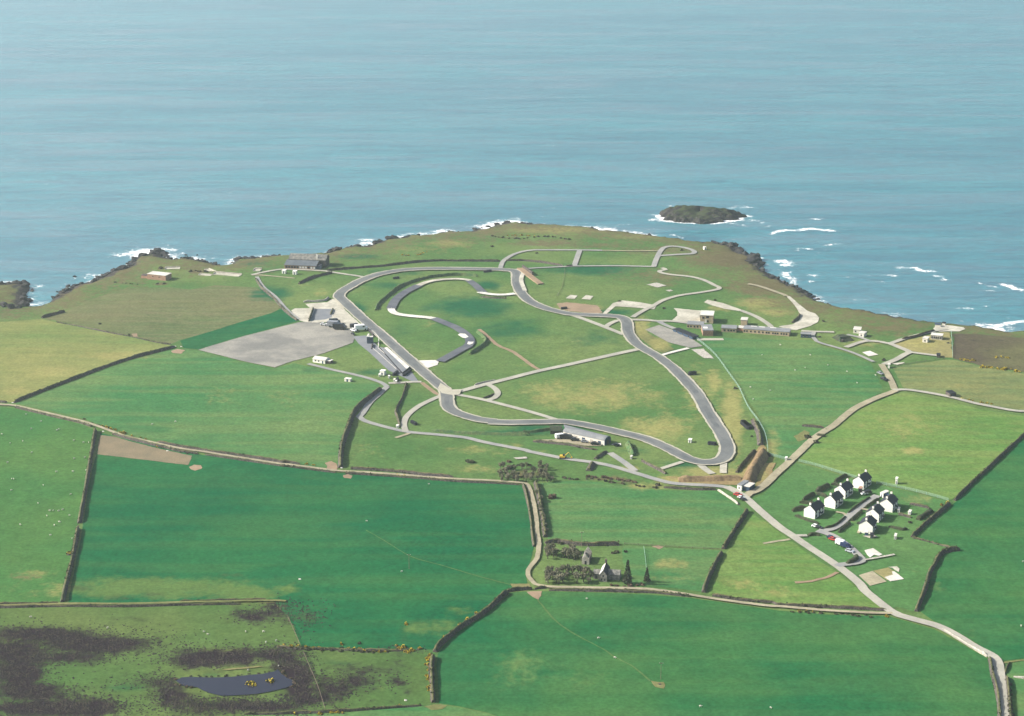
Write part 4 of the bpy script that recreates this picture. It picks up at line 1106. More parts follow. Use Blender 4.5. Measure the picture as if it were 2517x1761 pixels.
HB, SW_, EB = ('hedgebank', 'hedgebank'), ('stone_wall', 'wall'), ('earth_bank', 'bank')
BANKS = [
    (HB, 'long dark hedgebank between the yellowish field and the green pasture', W('A1', 112, 1383, 400, 1268, 700, 1153, 1050, 1032, 1380, 946), 1.9, 2.6, 1.1),
    (HB, 'short dark bank at the seaward corner of the yellowish field', W('A1', 330, 715, 420, 690, 510, 668), 1.8, 2.8, 1.2),
    (HB, 'low ragged bank between the olive field and the yellowish field', W('A1', 450, 748, 640, 783, 870, 832, 1040, 862, 1230, 906, 1345, 924), .7, 1.4, .7),
    (SW_, 'long dark wall running from the grey hall behind the race track', W2(('A2', 652, 406, 900, 386, 1100, 370, 1300, 346, 1500, 330, 1800, 331, 2020, 333)), 1.7, 1.7, 1.0),
    (SW_, 'dark wall behind the track east of the headland spur road', W('A3', 138, 326, 300, 329, 450, 346, 590, 370), 1.6, 1.6, .9),
    (SW_, 'short stub of dark wall at the T junction on the headland road', W('A3', 615, 374, 665, 370), 1.5, 1.6, .9),
    (HB, 'dark sloping bank below the grey hall on the camp lawn', W('A2', 432, 510, 550, 460, 692, 425), 1.9, 2.6, 1.2),
    (SW_, 'dark wall on the upper edge of the pale paddock concrete', W('A2', 468, 655, 630, 645, 668, 620), 1.6, 1.8, 1.0),
    (EB, 'curved dark earth bank outside the inner circuit loop', W('A2', 1845, 452, 1700, 442, 1550, 450, 1400, 475, 1240, 530, 1140, 600, 1060, 672, 1040, 718), 2.0, 3.0, 1.2),
    (EB, 'hooked earth bank outside the inner circuit hairpin', W('A2', 1780, 1066, 1850, 1022, 1908, 972, 1890, 930, 1840, 890), 1.9, 3.2, 1.2),
    (EB, 'low bank along the inner circuit link to the main track', W('A2', 1870, 612, 1960, 622, 2070, 622), .9, 1.6, .7),
    (HB, 'tall curving hedgebank on the eastern side of the central green pasture', W2(('A2', 1080, 1345, 1000, 1408, 890, 1498), ('B2', 855, 270, 830, 340, 785, 460, 765, 560, 760, 678)), 3.0, 4.2, 1.6),
    (HB, 'thin straight bank beside the curved pale camp road', W2(('A2', 1280, 1300, 1250, 1400, 1200, 1510), ('B2', 1215, 290, 1232, 352)), 1.5, 2.2, 1.0),
    (HB, 'straight hedgebank between the sheep pasture and the deep green field', W2(('B1', 752, 385, 728, 520, 682, 800, 645, 1000, 625, 1115)), 2.4, 3.0, 1.3),
    (HB, 'lower stretch of the sheep pasture hedgebank past the muddy gap', W2(('B1', 615, 1160, 575, 1380), ('C1', 540, 500, 515, 600, 492, 705)), 2.3, 3.0, 1.3),
    (SW_, 'low wall on the far side of the farm lane west of the gorse', W('B1', -200, 122, 0, 158, 55, 162), 1.3, 1.6, .9),
    (HB, 'overgrown bank on the far side of the farm lane below the central pasture', W2(('B1', 1240, 478, 1400, 508, 1600, 540, 1900, 582, 2248, 638), ('B2', 300, 630, 440, 648)), 1.4, 2.0, 1.0),
    (HB, 'overgrown bank on the near side of the farm lane above the tilled strip', W2(('B1', 890, 412, 1050, 458, 1250, 508, 1420, 548, 1560, 568)), 1.4, 2.0, 1.0),
    (HB, 'thin bank on the near side of the farm lane west of the tilled strip', W2(('B1', 120, 200, 300, 244, 500, 292, 640, 324, 720, 352)), 1.0, 1.5, .8),
    (HB, 'thin bank on the near side of the farm lane above the deep green field', W2(('B1', 1620, 574, 1900, 616, 2248, 668), ('B2', 300, 662, 600, 702, 720, 716)), .9, 1.5, .8),
    (HB, 'bank north of the farm lane under the rough camp grass', W2(('B2', 845, 684, 1000, 694, 1200, 708, 1400, 732, 1650, 756)), 1.6, 2.4, 1.1),
    (HB, 'bank on the near side of the farm lane approaching the thicket', W2(('B2', 800, 722, 1000, 736, 1300, 756, 1700, 788, 2000, 802, 2170, 812)), 1.1, 1.7, .9),
    (SW_, 'pale topped wall on the left side of the farmhouse lane', W2(('G2', 690, 500, 730, 640, 780, 860, 820, 1080, 850, 1300, 875, 1560), ('B3', 362, 1300)), 1.8, 1.8, 1.0),
    (HB, 'overgrown hedge on the right side of the farmhouse lane', W2(('B3', 372, 800, 398, 900, 425, 1050, 452, 1225)), 2.6, 3.4, 1.6),
    (HB, 'straight hedgebank running down from the road corner to the gap', W('B3', 2042, 1020, 1950, 1162, 1855, 1318), 2.3, 3.0, 1.3),
    (HB, 'straight hedgebank from the gap down to the farm lane', W2(('B3', 1842, 1348, 1785, 1450, 1720, 1590), ('C3', 1700, 630)), 2.3, 3.0, 1.3),
    (HB, 'short dark bank beside the lane bend west of the farmhouse', W('C3', 145, 625, 230, 612, 345, 606), 1.5, 2.0, 1.0),
    (SW_, 'low wall beside the lane bend near the farmhouse trees', W('C3', 368, 604, 462, 592), 1.4, 1.8, .9),
    (HB, 'long hedgebank dividing the two near green fields', W2(('C2', 2075, 632, 1990, 705, 1900, 790, 1720, 905, 1560, 1032, 1505, 1100)), 2.2, 3.0, 1.3),
    (HB, 'gorse covered lower end of the near dividing hedgebank', W2(('C2', 1490, 1140, 1478, 1220, 1482, 1350, 1492, 1500)), 2.3, 3.0, 1.3),
    (HB, 'rough bank under the gorse hedge above the moor', W('C2', 260, 1062, 450, 1078, 700, 1082, 1000, 1090, 1150, 1094), .9, 2.2, 1.2),
    (HB, 'low bank along the bottom edge of the moor', W('C2', 0, 1592, 400, 1584, 800, 1566, 1000, 1552, 1400, 1524), .9, 1.8, .9),
    (SW_, 'low stone bank above the grassy moor lane', W2(('C1', -200, 728, 0, 726, 300, 720, 460, 714)), .9, 1.4, .8),
    (SW_, 'low dark wall below the grassy moor lane', W2(('C1', -200, 754, 0, 752, 500, 742, 1000, 744, 1500, 730, 1900, 724)), 1.1, 1.6, .8),
    (SW_, 'low dark wall above the grassy moor lane to the right', W2(('C1', 1420, 702, 1700, 698, 2100, 690)), 1.0, 1.5, .8),
    (HB, 'straight hedgebank along the far right green field', W2(('B4', 2480, 240, 2330, 340, 2248, 420, 2105, 550, 1900, 742, 1700, 935)), 1.9, 2.4, 1.1),
    (HB, 'hedgebank continuing down behind the house gardens', W2(('B4', 1660, 965, 1500, 1098, 1362, 1226)), 2.1, 2.8, 1.2),
    (HB, 'bent hedgebank in the right hand green field', W2(('B4', 1738, 1328, 1640, 1338, 1575, 1378, 1535, 1460), ('C4', 1505, 470, 1460, 620, 1395, 780)), 2.3, 3.0, 1.3),
    (HB, 'low ragged bank from the gardens to the bent hedgebank', W('B4', 1370, 1232, 1480, 1258, 1580, 1285, 1680, 1312), .9, 1.6, .9),
    (SW_, 'pale wall along the near side of the descending road', W2(('C4', 1590, 915, 1700, 985, 1850, 1075, 1955, 1138)), 1.1, 1.0, .7),
    (HB, 'shadowed bank on the left of the road at the bottom right corner', W2(('C4', 1978, 1150, 1990, 1240, 2012, 1330, 2042, 1450, 2055, 1606, 2065, 1800)), 2.0, 2.4, 1.1),
    (HB, 'bushy bank on the right of the road at the bottom right corner', W2(('C4', 2112, 1305, 2122, 1400, 2140, 1606, 2155, 1800)), 2.0, 2.4, 1.1),
    (SW_, 'short curved wall at the gateway near the bottom right corner', W2(('C4', 2135, 1185, 2108, 1235, 2100, 1270)), 1.3, 1.3, .8),
    (SW_, 'pale low wall running off the right edge of the picture', W2(('C4', 2165, 1298, 2240, 1312, 2400, 1340)), 1.0, 1.2, .8),
    (HB, 'brown hedgebank above the lower farm lane', W2(('C3', 1770, 655, 1990, 690, 2248, 712), ('C4', 300, 724, 700, 748, 1165, 772)), 1.2, 2.2, 1.1),
    (SW_, 'dark wall along the inner side of the camp entrance road', W('B3', 1385, 832, 1500, 842, 1650, 850, 1800, 850), 1.3, 1.6, .9),
    (SW_, 'thin dark wall slanting across the grass near the hairpin', W('B3', 1212, 625, 1300, 672, 1400, 726), 1.5, 1.5, .8),
    (EB, 'dark topped bank between the fence and the hairpin', W('B3', 2090, 305, 2120, 370, 2142, 430, 2148, 500), 2.6, 4.0, 1.2),
    (EB, 'narrow pale faced wall below the track hairpin', W('B3', 2106, 548, 2030, 628, 1960, 715), 2.2, 2.2, 1.0),
    (EB, 'big rough mound below the fence corner', W('B3', 2168, 560, 2140, 625, 2090, 700, 2050, 795), 4.2, 9.0, 2.4),
    (EB, 'long straw coloured bank above the camp entrance road', W('B3', 1500, 778, 1700, 772, 1850, 768, 1995, 765), 2.2, 8.0, 3.0),
    (EB, 'green turf bank leading to the stock yard beside the track', W2(('B2', 1480, 385, 1800, 408, 2248, 420), ('B3', 150, 415, 330, 398, 450, 382, 560, 366)), 1.3, 3.0, 1.2),
    (SW_, 'dark wall of the small enclosure beside the straight lane', W('B4', 495, 348, 580, 356, 668, 366), 1.6, 1.6, .9),
    (SW_, 'dark wall on the seaward side of the dry grass road', W('A4', 1285, 888, 1400, 862, 1540, 818), 1.9, 1.8, 1.0),
    (SW_, 'dark kerb wall along the pale link road', W('A2', 1820, 1312, 1900, 1290, 1982, 1270), 1.0, 1.0, .7),
    (SW_, 'dark curved kerb inside the teardrop island', W('A2', 1888, 1412, 1940, 1402, 1972, 1380), 1.0, 1.0, .7),
    (EB, 'dark curved bank at the turning apron by the cliffs', W('A4', 420, 752, 462, 722, 476, 688), 1.8, 2.4, 1.0),
    (SW_, 'dark blast wall standing on the paddock concrete', W('A2', 548, 705, 528, 760, 512, 808), 2.2, 1.4, .9),
    (SW_, 'short grey blast wall at the right of the yard patch', W('A2', 702, 712, 682, 755), 1.6, 1.6, 1.2),
    (HB, 'bank along the dark camp road beside the olive field', W('A2', 92, 470, 140, 545, 235, 628, 325, 728, 415, 798), 1.5, 2.0, 1.0),
    (SW_, 'bushy edge wall under the stock yard beside the track', W('D5', -400, 450, -100, 480, 300, 520, 600, 580, 860, 612), 1.2, 2.4, 1.3),
    (HB, 'dark hedge above the farmhouse orchard', W('D7', 240, 130, 480, 105, 700, 140, 1080, 170, 1400, 165, 1700, 160), 2.0, 3.0, 1.5),
    (HB, 'low hedge along the near side of the farmhouse lane', W('C3', 480, 612, 800, 618, 1000, 622, 1300, 632, 1590, 662), 1.1, 2.2, 1.1),
    (EB, 'grass rampart bank beside the camp road fork', W('D5', 830, 800, 930, 730, 1050, 660), 1.8, 3.4, 1.0),
    (EB, 'short thick bank standing across the camp road', W('D5', 700, 1030, 745, 950, 775, 880), 2.4, 5.0, 1.4),
    (EB, 'leaf shaped earth bank near the track and the long white shed', W('D5', 1465, 490, 1520, 600, 1580, 740), 2.4, 4.5, 1.0),
]
for (nm, ct), lb, pts, h, wb, wt in BANKS:
    if nm != 'earth_bank':
        wb, wt = wb * .82, wt * .8
    green = 'green' in lb and nm == 'earth_bank' or 'earth bank' in lb
    straw = 'straw' in lb or 'rough mound' in lb
    pale = 'pale' in lb and nm == 'stone_wall' and 'farmhouse' not in lb
    bank(nm, lb, ct, pts, h, wb, wt, side='earth' if straw else ('turf_green' if green else ('stone_pale' if pale else 'stone')),
         cap='earth' if straw else ('turf_green' if green else ('stone_pale' if pale else 'turf')), rag=.36,
         grow={'hedgebank': 2.4, 'stone_wall': .5, 'earth_bank': .6}[nm] * (0 if straw or pale else 1))


# garden hedges and house road hedges
for lb, pts, h, w in [
    ('clipped dark hedge on the upper left of the cul-de-sac road', W('D4', 1000, 920, 1200, 765, 1430, 610), 1.3, 1.2),
    ('curved dark hedge on the lower left of the cul-de-sac road', W('D4', 520, 1225, 700, 1185, 830, 1100, 950, 990), 1.3, 1.2),
    ('clipped dark hedge on the upper right of the cul-de-sac road', W('D4', 1345, 800, 1470, 710, 1600, 635), 1.2, 1.2),
    ('clipped dark hedge on the right middle of the cul-de-sac road', W('D4', 1065, 1055, 1170, 970, 1275, 875), 1.3, 1.2),
    ('clipped dark hedge on the lower right of the cul-de-sac road', W('D4', 815, 1290, 930, 1190, 1035, 1105), 1.4, 1.3),
    ('tall dark garden hedge behind the third white house', W('D4', 370, 495, 480, 450, 620, 370), 2.2, 2.2),
    ('garden hedge climbing behind the second white house', W('D4', 110, 665, 240, 590, 340, 540), 2.0, 1.6),
    ('garden hedge at the top left corner of the gardens', W('D4', 740, 300, 850, 230, 970, 170), 1.8, 1.5),
    ('brown hedge dividing the second and first house gardens', W('D4', 40, 700, 200, 720, 350, 745), 1.5, 1.4),
    ('brown hedge dividing the third and second house gardens', W('D4', 380, 520, 480, 560, 590, 600), 1.5, 1.4),
    ('brown hedge dividing the fourth and third house gardens', W('D4', 660, 345, 740, 350, 840, 375), 1.5, 1.6),
    ('dark hedge left of the first white house', W('D4', -100, 870, 0, 850, 150, 810), 2.0, 2.0),
    ('scruffy hedge running below the first white house', W('D4', -40, 960, 90, 1010, 220, 1060, 420, 1120), 1.1, 1.4),
    ('thick dark hedge at the junction below the white car', W('D4', 215, 1350, 330, 1335, 440, 1345), 1.4, 2.0),
    ('stone garden wall right of the sixth white house', W('D4', 1990, 930, 2100, 960, 2240, 1000), 1.3, .9),
    ('garden wall from the fifth house to the far hedge', W('B4', 1345, 965, 1420, 980, 1500, 1000), 1.2, .9),
    ('dark garden hedge closing the right hand gardens', W('B4', 1520, 1020, 1460, 1060, 1410, 1090), 1.7, 2.6),
    ('low garden hedge right of the seventh white house', W('D4', 1800, 1180, 1920, 1205, 2080, 1240, 2160, 1220), 1.1, 1.2),
    ('short dark hedge on the lawn of the seventh house', W('D4', 1175, 1110, 1240, 1115, 1310, 1115), 1.1, 1.4),
    ('dark hedge curving round the bottom of the house road', W('G1', 650, 875, 780, 830, 850, 770, 825, 720), 2.0, 2.4),
    ('dark hedge along the left verge of the house road', W('G1', 290, 330, 360, 370, 470, 440), 1.0, 1.2),
]:
    bank('garden_hedge', lb, 'hedge', pts, h * 1.2, w * 1.15, w * .8, side='hedge_leaf' if 'wall' not in lb else 'stone', cap='hedge_leaf' if 'wall' not in lb else 'turf', rag=.2, step=1.6)


# ------------------------------------------------------------------ fences: posts and strands
def fence(label, pts, h=1.8, spacing=6.0, strands=(.35, .8, 1.25, 1.7), mat='fence', th=.10):
    c = resample(pts, spacing, False, True)
    o0 = c[0]
    root = thing('wire_fence', label, 'fence', (o0.x, o0.y, hz(o0.x, o0.y)))
    z0 = root.location.z
    pm = MB().box(-.09, .09, -.09, .09, -.3, h)
    proto = None
    for p in c:
        if proto is None:
            proto = pm.build('post', mat, root)
            q = proto
        else:
            q = proto.copy()
            COL.objects.link(q)
        q.location = (p.x - o0.x, p.y - o0.y, hz(p.x, p.y) - z0)
    nn = normals2(c)
    for s in strands:
        mb = MB()
        for a, b, na, nb in zip(c[:-1], c[1:], nn[:-1], nn[1:]):
            za, zb = hz(a.x, a.y) - z0 + s, hz(b.x, b.y) - z0 + s
            a2, b2 = a - o0, b - o0
            vs = []
            for p, n, z in ((a2, na, za), (b2, nb, zb)):
                for dx, dz in ((-.03, -th / 2), (.03, -th / 2), (.03, th / 2), (-.03, th / 2)):
                    vs.append((p.x + n.x * dx, p.y + n.y * dx, z + dz))
            mb.add(vs, [(0, 1, 5, 4), (1, 2, 6, 5), (2, 3, 7, 6), (3, 0, 4, 7)])
        mb.build('strand', mat, root)
    return root


fence('pale green wire fence curving from the long barracks to the mound', W2(('A3', 1625, 930, 1700, 990, 1800, 1082, 1900, 1220, 1980, 1335), ('B3', 2050, 198, 2130, 308, 2180, 400, 2200, 480, 2208, 560)))
fence('pale green wire fence from the mound to the straight lane', W2(('B4', 235, 578, 320, 600, 400, 622)), 1.6)
fence('pale wire fence from the straight lane along the top of the gardens', W2(('B4', 470, 628, 600, 660, 850, 738, 940, 765)), 1.6)
fence('pale wire fence from the top gardens to the far hedgebank', W2(('B4', 1085, 800, 1240, 832, 1400, 868, 1650, 936)), 1.6)
fence('thin fence at the edge of the dark heather', W2(('A4', 1672, 822, 1680, 920, 1685, 1030)), 1.6, 8)
fence('thin fence below the dry camp grass', W2(('A4', 1200, 1100, 1400, 1072, 1620, 1038)), 1.4, 8, (.4, .8, 1.2), 'wood')
fence('wire fence crossing the moor beside the deep green field', W2(('C2', 345, 830, 395, 940, 440, 1050)), 1.3, 8, (.5, 1.1), 'wood')
fence('wire fence crossing the moor east of the pond', W2(('C2', 470, 1110, 520, 1230, 580, 1370, 640, 1560)), 1.3, 8, (.5, 1.1), 'wood')
fence('faint fence across the infield grass near the headland road', W2(('A3', 605, 385, 600, 450, 580, 540, 540, 610)), 1.1, 8, (.4, .9), 'wood')
fence('thin fence between the farmhouse paddock and its neighbour', W2(('C3', 1228, 280, 1240, 360, 1248, 450)), 1.3, 6, (.5, 1.1), 'fence')
fence('farm fence across the pasture to the hedgebank gap', W2(('B3', 1075, 1280, 1400, 1302, 1700, 1318, 1840, 1326)), 1.2, 8, (.5, 1.0), 'wood')


# ------------------------------------------------------------------ buildings
def base(fr, x0, y0, x1, y1):
    a, b = W(fr, x0, y0, x1, y1)
    L = math.hypot(b[0] - a[0], b[1] - a[1])
    rz = math.atan2(b[1] - a[1], b[0] - a[0])
    z = min(hz(*a), hz(*b))
    return (a[0], a[1], z), rz, L


def flat_building(name, label, cat, fb, depth, h, wall, roof, wins=(), door=None, ov=.25, rt=.3, parapet=False, extra=None, win_h=(1.0, 1.1)):
    loc, rz, L = fb
    t = thing(name, label, cat, loc, rz)
    MB().box(0, L, 0, depth, -.4, h).build('wall', wall, t)
    r = MB().box(-ov, L + ov, -ov, depth + ov, h + .003, h + rt).build('roof', roof, t)
    if parapet:
        MB().box(-ov - .003, L + ov + .003, -ov - .003, -ov + .3, h + .1, h + rt + .35).build('parapet', wall, r)
    for (x, w, z, hh) in wins:
        f = MB().box(x * L - w / 2, x * L + w / 2, -.06, .1, z, z + hh).build('window', 'glass', t)
        MB().box(x * L - w / 2 - .1, x * L + w / 2 + .1, -.14, .05, z - .12, z).build('sill', 'stone_pale', f)
    if door is not None:
        MB().box(door * L - .5, door * L + .5, -.06, .1, 0, 2.1).build('door', 'dark_blue', t)
    return t


# brick block on the western headland
t = flat_building('brick_blockhouse', 'red brick flat roofed blockhouse on the western headland', 'building', base('E1', 1712, 600, 1925, 618), 9, 4.6, 'brick', 'pale_roof')
L = base('E1', 1712, 600, 1925, 618)[2]
MB().box(-8, -.05, 3, 8, -.4, 2.0).build('annexe', 'brick', t)
MB().box(-8.2, -.05, 2.8, 8.2, 2.003, 2.25).build('annexe_roof', 'stone', t)
for x in (.3, .65):
    MB().box(x * L - .6, x * L + .6, -.06, .1, 2.6, 3.3).build('window', 'glass', t)
# low concrete ruin strips east of it
for lb, q, dp, hh in [('long low pale concrete ruin near the western cove', ('A1', 1680, 372, 1885, 388), 6, 1.0),
                      ('small pale concrete slab west of the cove ruin', ('A1', 1565, 376, 1660, 382), 4, .6),
                      ('broken concrete base by the cove on the western headland', ('A1', 1610, 335, 1665, 352), 5, .7),
                      ('low rubble wall behind the red brick blockhouse', ('A1', 1300, 332, 1420, 328), 5, .9),
                      ('pale concrete hut base near the hall approach road', ('A2', 70, 410, 125, 412), 6, 1.2)]:
    fb = base(*q)
    t = thing('concrete_ruin', lb, 'ruin', fb[0], fb[1])
    MB().box(0, fb[2], 0, dp, -.3, hh * .6).build('slab', 'concrete', t)
    MB().box(0, fb[2], dp - .5, dp - .003, hh * .6 - .02, hh * 1.7).build('wall_stub', 'stone_pale', t)
    MB().box(.003, .5, .2, dp * .7, hh * .6 - .02, hh * 1.4).build('wall_stub', 'stone_pale', t)


# the big hall: two parallel ranges, brick front with white panels
fb = base('D1', 640, 487, 1215, 512)
t = thing('grey_hall', 'large grey roofed hall with brick front above the shore', 'hall', fb[0], fb[1])
L = fb[2] + 2
D1_, D2_ = 9.0, 13.0
MB().prism_x([(0, -.4), (0, 3.3), (D1_, 5.6), (D1_, -.4)], 0, L).build('front_range_wall', 'brick', t)
MB().prism_x([(-.5, 3.25), (-.5, 3.5), (D1_ + .2, 6.0), (D1_ + .2, 5.75)], -.4, L + .4).build('front_roof', 'hall_roof', t)
MB().prism_x([(D1_ + .003, -.4), (D1_ + .003, 6.2), (D1_ + 6.5, 9.4), (D1_ + D2_, 6.2), (D1_ + D2_, -.4)], 1.5, L + 6).build('rear_range_wall', 'stone', t)
MB().prism_x([(D1_ - .4, 6.05), (D1_ - .4, 6.4), (D1_ + 6.5, 9.85), (D1_ + 6.5, 9.45)], 1.0, L + 6.4).build('rear_roof_slope', 'old_slate', t)
MB().prism_x([(D1_ + 6.5, 9.45), (D1_ + 6.5, 9.85), (D1_ + D2_ + .4, 6.4), (D1_ + D2_ + .4, 6.05)], 1.0, L + 6.4).build('rear_roof_slope', 'old_slate', t)
MB().box(L - 2.2, L - 1.2, D1_ + 1.5, D1_ + 2.5, 7, 10.2).build('chimney', 'white', t)
for i in range(11):
    x = L * (.06 + .088 * i)
    MB().box(x - .9, x + .9, -.06, .1, .9, 2.6).build('window', 'white' if i in (5, 6, 7, 9, 10) else 'glass', t)
MB().box(L * .94, L * .94 + 2, -.05, .1, 0, 2.8).build('door', 'dark_blue', t)
MB().box(L + .003, L + 3.4, 1, D1_ - 1, -.4, 3.2).build('end_annexe', 'dark_blue', t)
MB().box(L - .1, L + 3.7, .7, D1_ - .7, 3.203, 3.45).build('annexe_roof', 'slate', t)
MB().box(L + 3.4, L + 3.46, 2, 3.6, .6, 2.2).build('window', 'white', t)


# long barracks in three ranges with a wing
def row(xs, w=1.3, z=.95, h=1.25):
    return [(x, w, z, h) for x in xs]


flat_building('barracks_range', 'left grey roofed barracks range beside the asphalt yard', 'barracks', base('D3', 228, 530, 545, 556), 9, 3.0, 'brick_pale', 'flat_roof', row((.08, .25, .47, .66, .88)))
t = flat_building('barracks_wing', 'brick barracks wing projecting towards the green field', 'barracks', base('D3', 540, 690, 745, 695), 16, 4.2, 'brick', 'flat_roof', [])
MB().box(1, 4, 5, 9, 4.31, 4.55).build('skylight', 'white', t)
flat_building('barracks_range', 'middle grey roofed barracks range right of the brick wing', 'barracks', base('D3', 905, 612, 1200, 630), 9, 3.0, 'brick_pale', 'flat_roof', row((.22, .48, .66, .85), 1.5))
flat_building('barracks_link', 'low brick link between the middle and right barracks ranges', 'barracks', base('D3', 1215, 590, 1345, 605), 6, 2.4, 'brick', 'pale_roof', [])
t = flat_building('barracks_range', 'longest grey roofed barracks range at the right end of the row', 'barracks', base('D3', 1335, 628, 2245, 702), 9.5, 3.1, 'brick_pale', 'flat_roof',
                  row((.03, .085, .17, .26, .345, .43, .51, .56, .65, .70, .75, .83, .885, .94), 1.3))
Lr = base('D3', 1335, 628, 2245, 702)[2]
for x in (.2, .38, .62):
    MB().box(x * Lr - 2.2, x * Lr + 2.2, 7.2, 7.8, 3.4, 3.75).build('roof_light', 'white', t)
t = flat_building('guard_block', 'two storey buff block with white roof behind the barracks', 'building', base('D3', 488, 432, 742, 450), 13, 6.2, 'brick_pale', 'pale_roof',
                  [(.24, 1.6, 3.6, 1.4), (.56, 2.2, 4.2, 1.5), (.56, 2.0, .9, 1.6)])
MB().box(3.6, 5.0, -.08, .1, .2, 3.1).build('door', 'offwhite', t)
flat_building('brick_hut', 'small square buff hut with white roof behind the barracks', 'hut', base('D3', 1288, 492, 1412, 500), 7.5, 4.6, 'brick_pale', 'pale_roof', [])
flat_building('dark_block', 'long low dark block on the upper side of the asphalt yard', 'shed', base('A3', 1458, 885, 1612, 950), 5.5, 2.2, 'dark_blue', 'dark', [(.2, 1.5, .8, 1), (.5, 1.5, .8, 1), (.8, 1.5, .8, 1)])  # long low block in dark blue with a near-black top
flat_building('dark_hut', 'small dark hut at the right end of the barracks row', 'hut', base('D8', 150, 375, 285, 382), 5, 2.6, 'dark_blue', 'flat_roof', [(.25, 1.2, 1, 1), (.6, 1.2, 1, 1)])
flat_building('concrete_hut', 'upper pale concrete hut on the heath near the cliff', 'hut', base('D8', 842, 318, 935, 325), 8, 2.8, 'offwhite', 'pale_roof', [(.3, 1, 1, 1)])
flat_building('concrete_hut', 'lower pale concrete hut on the heath near the cliff', 'hut', base('D8', 912, 365, 980, 375), 6, 2.8, 'offwhite', 'pale_roof', [(.5, 1, 1, 1)])
t = flat_building('concrete_hut', 'flat roofed pale hut in the dry grass by the heather fence', 'hut', base('D8', 1750, 440, 1815, 447), 6, 3.0, 'offwhite', 'pale_roof', [(.5, 1.2, 1, 1)])
t = flat_building('windowed_hut', 'grey walled hut with a row of windows in the dry grass', 'hut', base('D8', 1860, 400, 2008, 412), 6, 3.4, 'stone_pale', 'pale_roof', row((.12, .32, .5, .68, .88), 1.1, 1.0, 1.5))
flat_building('square_hut', 'squat pale hut beside the round pad at the cliff edge', 'hut', base('D8', 1915, 235, 1990, 240), 4, 1.8, 'offwhite', 'dark_blue', [])
flat_building('square_hut', 'tiny dark topped hut by the round pad at the cliff edge', 'hut', base('D8', 2010, 215, 2050, 218), 3, 1.8, 'offwhite', 'dark', [])
flat_building('gate_hut', 'little white gate hut beside the pale parking pad', 'hut', base('D8', 1295, 780, 1322, 782), 3.5, 2.6, 'white', 'pale_roof', [])
flat_building('dark_shelter', 'dark low shelter at the end of the dry camp road', 'hut', base('D8', 1940, 640, 1985, 642), 4, 2.0, 'stone', 'dark', [])
t = thing('turf_bunker', 'dark green turf covered bunker on the heath', 'bunker', *base('D8', 672, 440, 870, 420)[:2])
Lb = base('D8', 672, 440, 870, 420)[2]
MB().add([(0, 0, -.3), (Lb, 0, -.3), (Lb, 14, -.3), (0, 14, -.3), (Lb * .12, 3, 3.2), (Lb * .8, 4, 2.6), (Lb * .7, 11, 2.6), (Lb * .2, 10, 3.0)],
         [(0, 1, 5, 4), (1, 2, 6, 5), (2, 3, 7, 6), (3, 0, 4, 7), (4, 5, 6, 7)]).build('turf_mound', 'conifer', t)
MB().box(Lb * .12, Lb * .22, -.2, 1.2, -.2, 1.9).build('doorway', 'stone', t)

# ruined bunker strip on the headland grass
fb = base('A3', 392, 515, 438, 512)
t = thing('long_bunker', 'long pinkish concrete bunker on the infield near the headland road', 'bunker', fb[0], fb[1])
MB().box(0, fb[2], 0, 55, -.3, 1.0).build('slab_roof', 'soil', t)
MB().box(fb[2] + .003, fb[2] + 1.2, 30, 56, -.3, 3.0).build('blast_wall', 'stone', t)
MB().box(.8, fb[2] - .8, -.15, .1, 0, .8).build('doorway', 'dark', t)

# pit complex
fb = base('D2', 1300, 690, 1395, 690)
t = thing('control_tower', 'dark control tower with white roof beside the pit straight', 'tower', fb[0], fb[1])
MB().box(0, fb[2] + .6, 0, 4.2, -.3, 5.2).build('tower_block', 'dark_blue', t)
r = MB().box(-.3, fb[2] * .5, 1.2, 4.5, 5.203, 5.5).build('roof', 'white', t)
MB().box(.2, fb[2] * .35, 2.0, 4.0, 5.5, 6.6).build('roof_cabin', 'white', r)
MB().box(fb[2] * .6, fb[2] + .9, -.25, 2.2, 5.203, 5.6).build('balcony', 'offwhite', t)
for x in (.25, .7):
    MB().box(x * fb[2] - .6, x * fb[2] + .6, -.07, .1, 3.2, 4.4).build('window', 'glass', t)
bank('pit_wall', 'dark wall leaning away from the control tower towards the paddock', 'wall', W('D2', 1305, 395, 1350, 450, 1400, 510, 1418, 560), 1.5, 1.0, .8, side='dark', cap='stone', step=2)
bank('pit_wall', 'dark wall running from the control tower towards the pit lane', 'wall', W('D2', 1410, 710, 1395, 800), 1.5, 1.0, .8, side='dark', cap='stone', step=2)
# pit garage: long low block, grey roof with a white strip along the track side, walls painted dark for the end wall's shade
c = W('D2', 1560, 800, 1640, 815, 1695, 800, 2140, 1188, 2085, 1235, 2005, 1300)
t = thing('pit_garage', 'long low pit garage with white roof strip beside the race track', 'garage', (c[0][0], c[0][1], hz(*c[0])))
loc = lambda p, dz: (p[0] - c[0][0], p[1] - c[0][1], hz(*p) - t.location.z + dz)
q = [c[0], c[2], c[3], c[5]]
link_mesh('wall', [loc(p, -.3) for p in q] + [loc(p, 1.7) for p in q], [(0, 1, 5, 4), (1, 2, 6, 5), (2, 3, 7, 6), (3, 0, 4, 7)], 'dark', t)
for nm, mt, q in (('roof', 'pit_asphalt', [c[0], c[1], c[4], c[5]]), ('roof_strip', 'white_concrete', [c[1], c[2], c[3], c[4]])):
    link_mesh(nm, [loc(p, 1.703) for p in q] + [loc(p, 1.95) for p in q], [(0, 1, 5, 4), (1, 2, 6, 5), (2, 3, 7, 6), (3, 0, 4, 7), (4, 5, 6, 7)], mt, t)


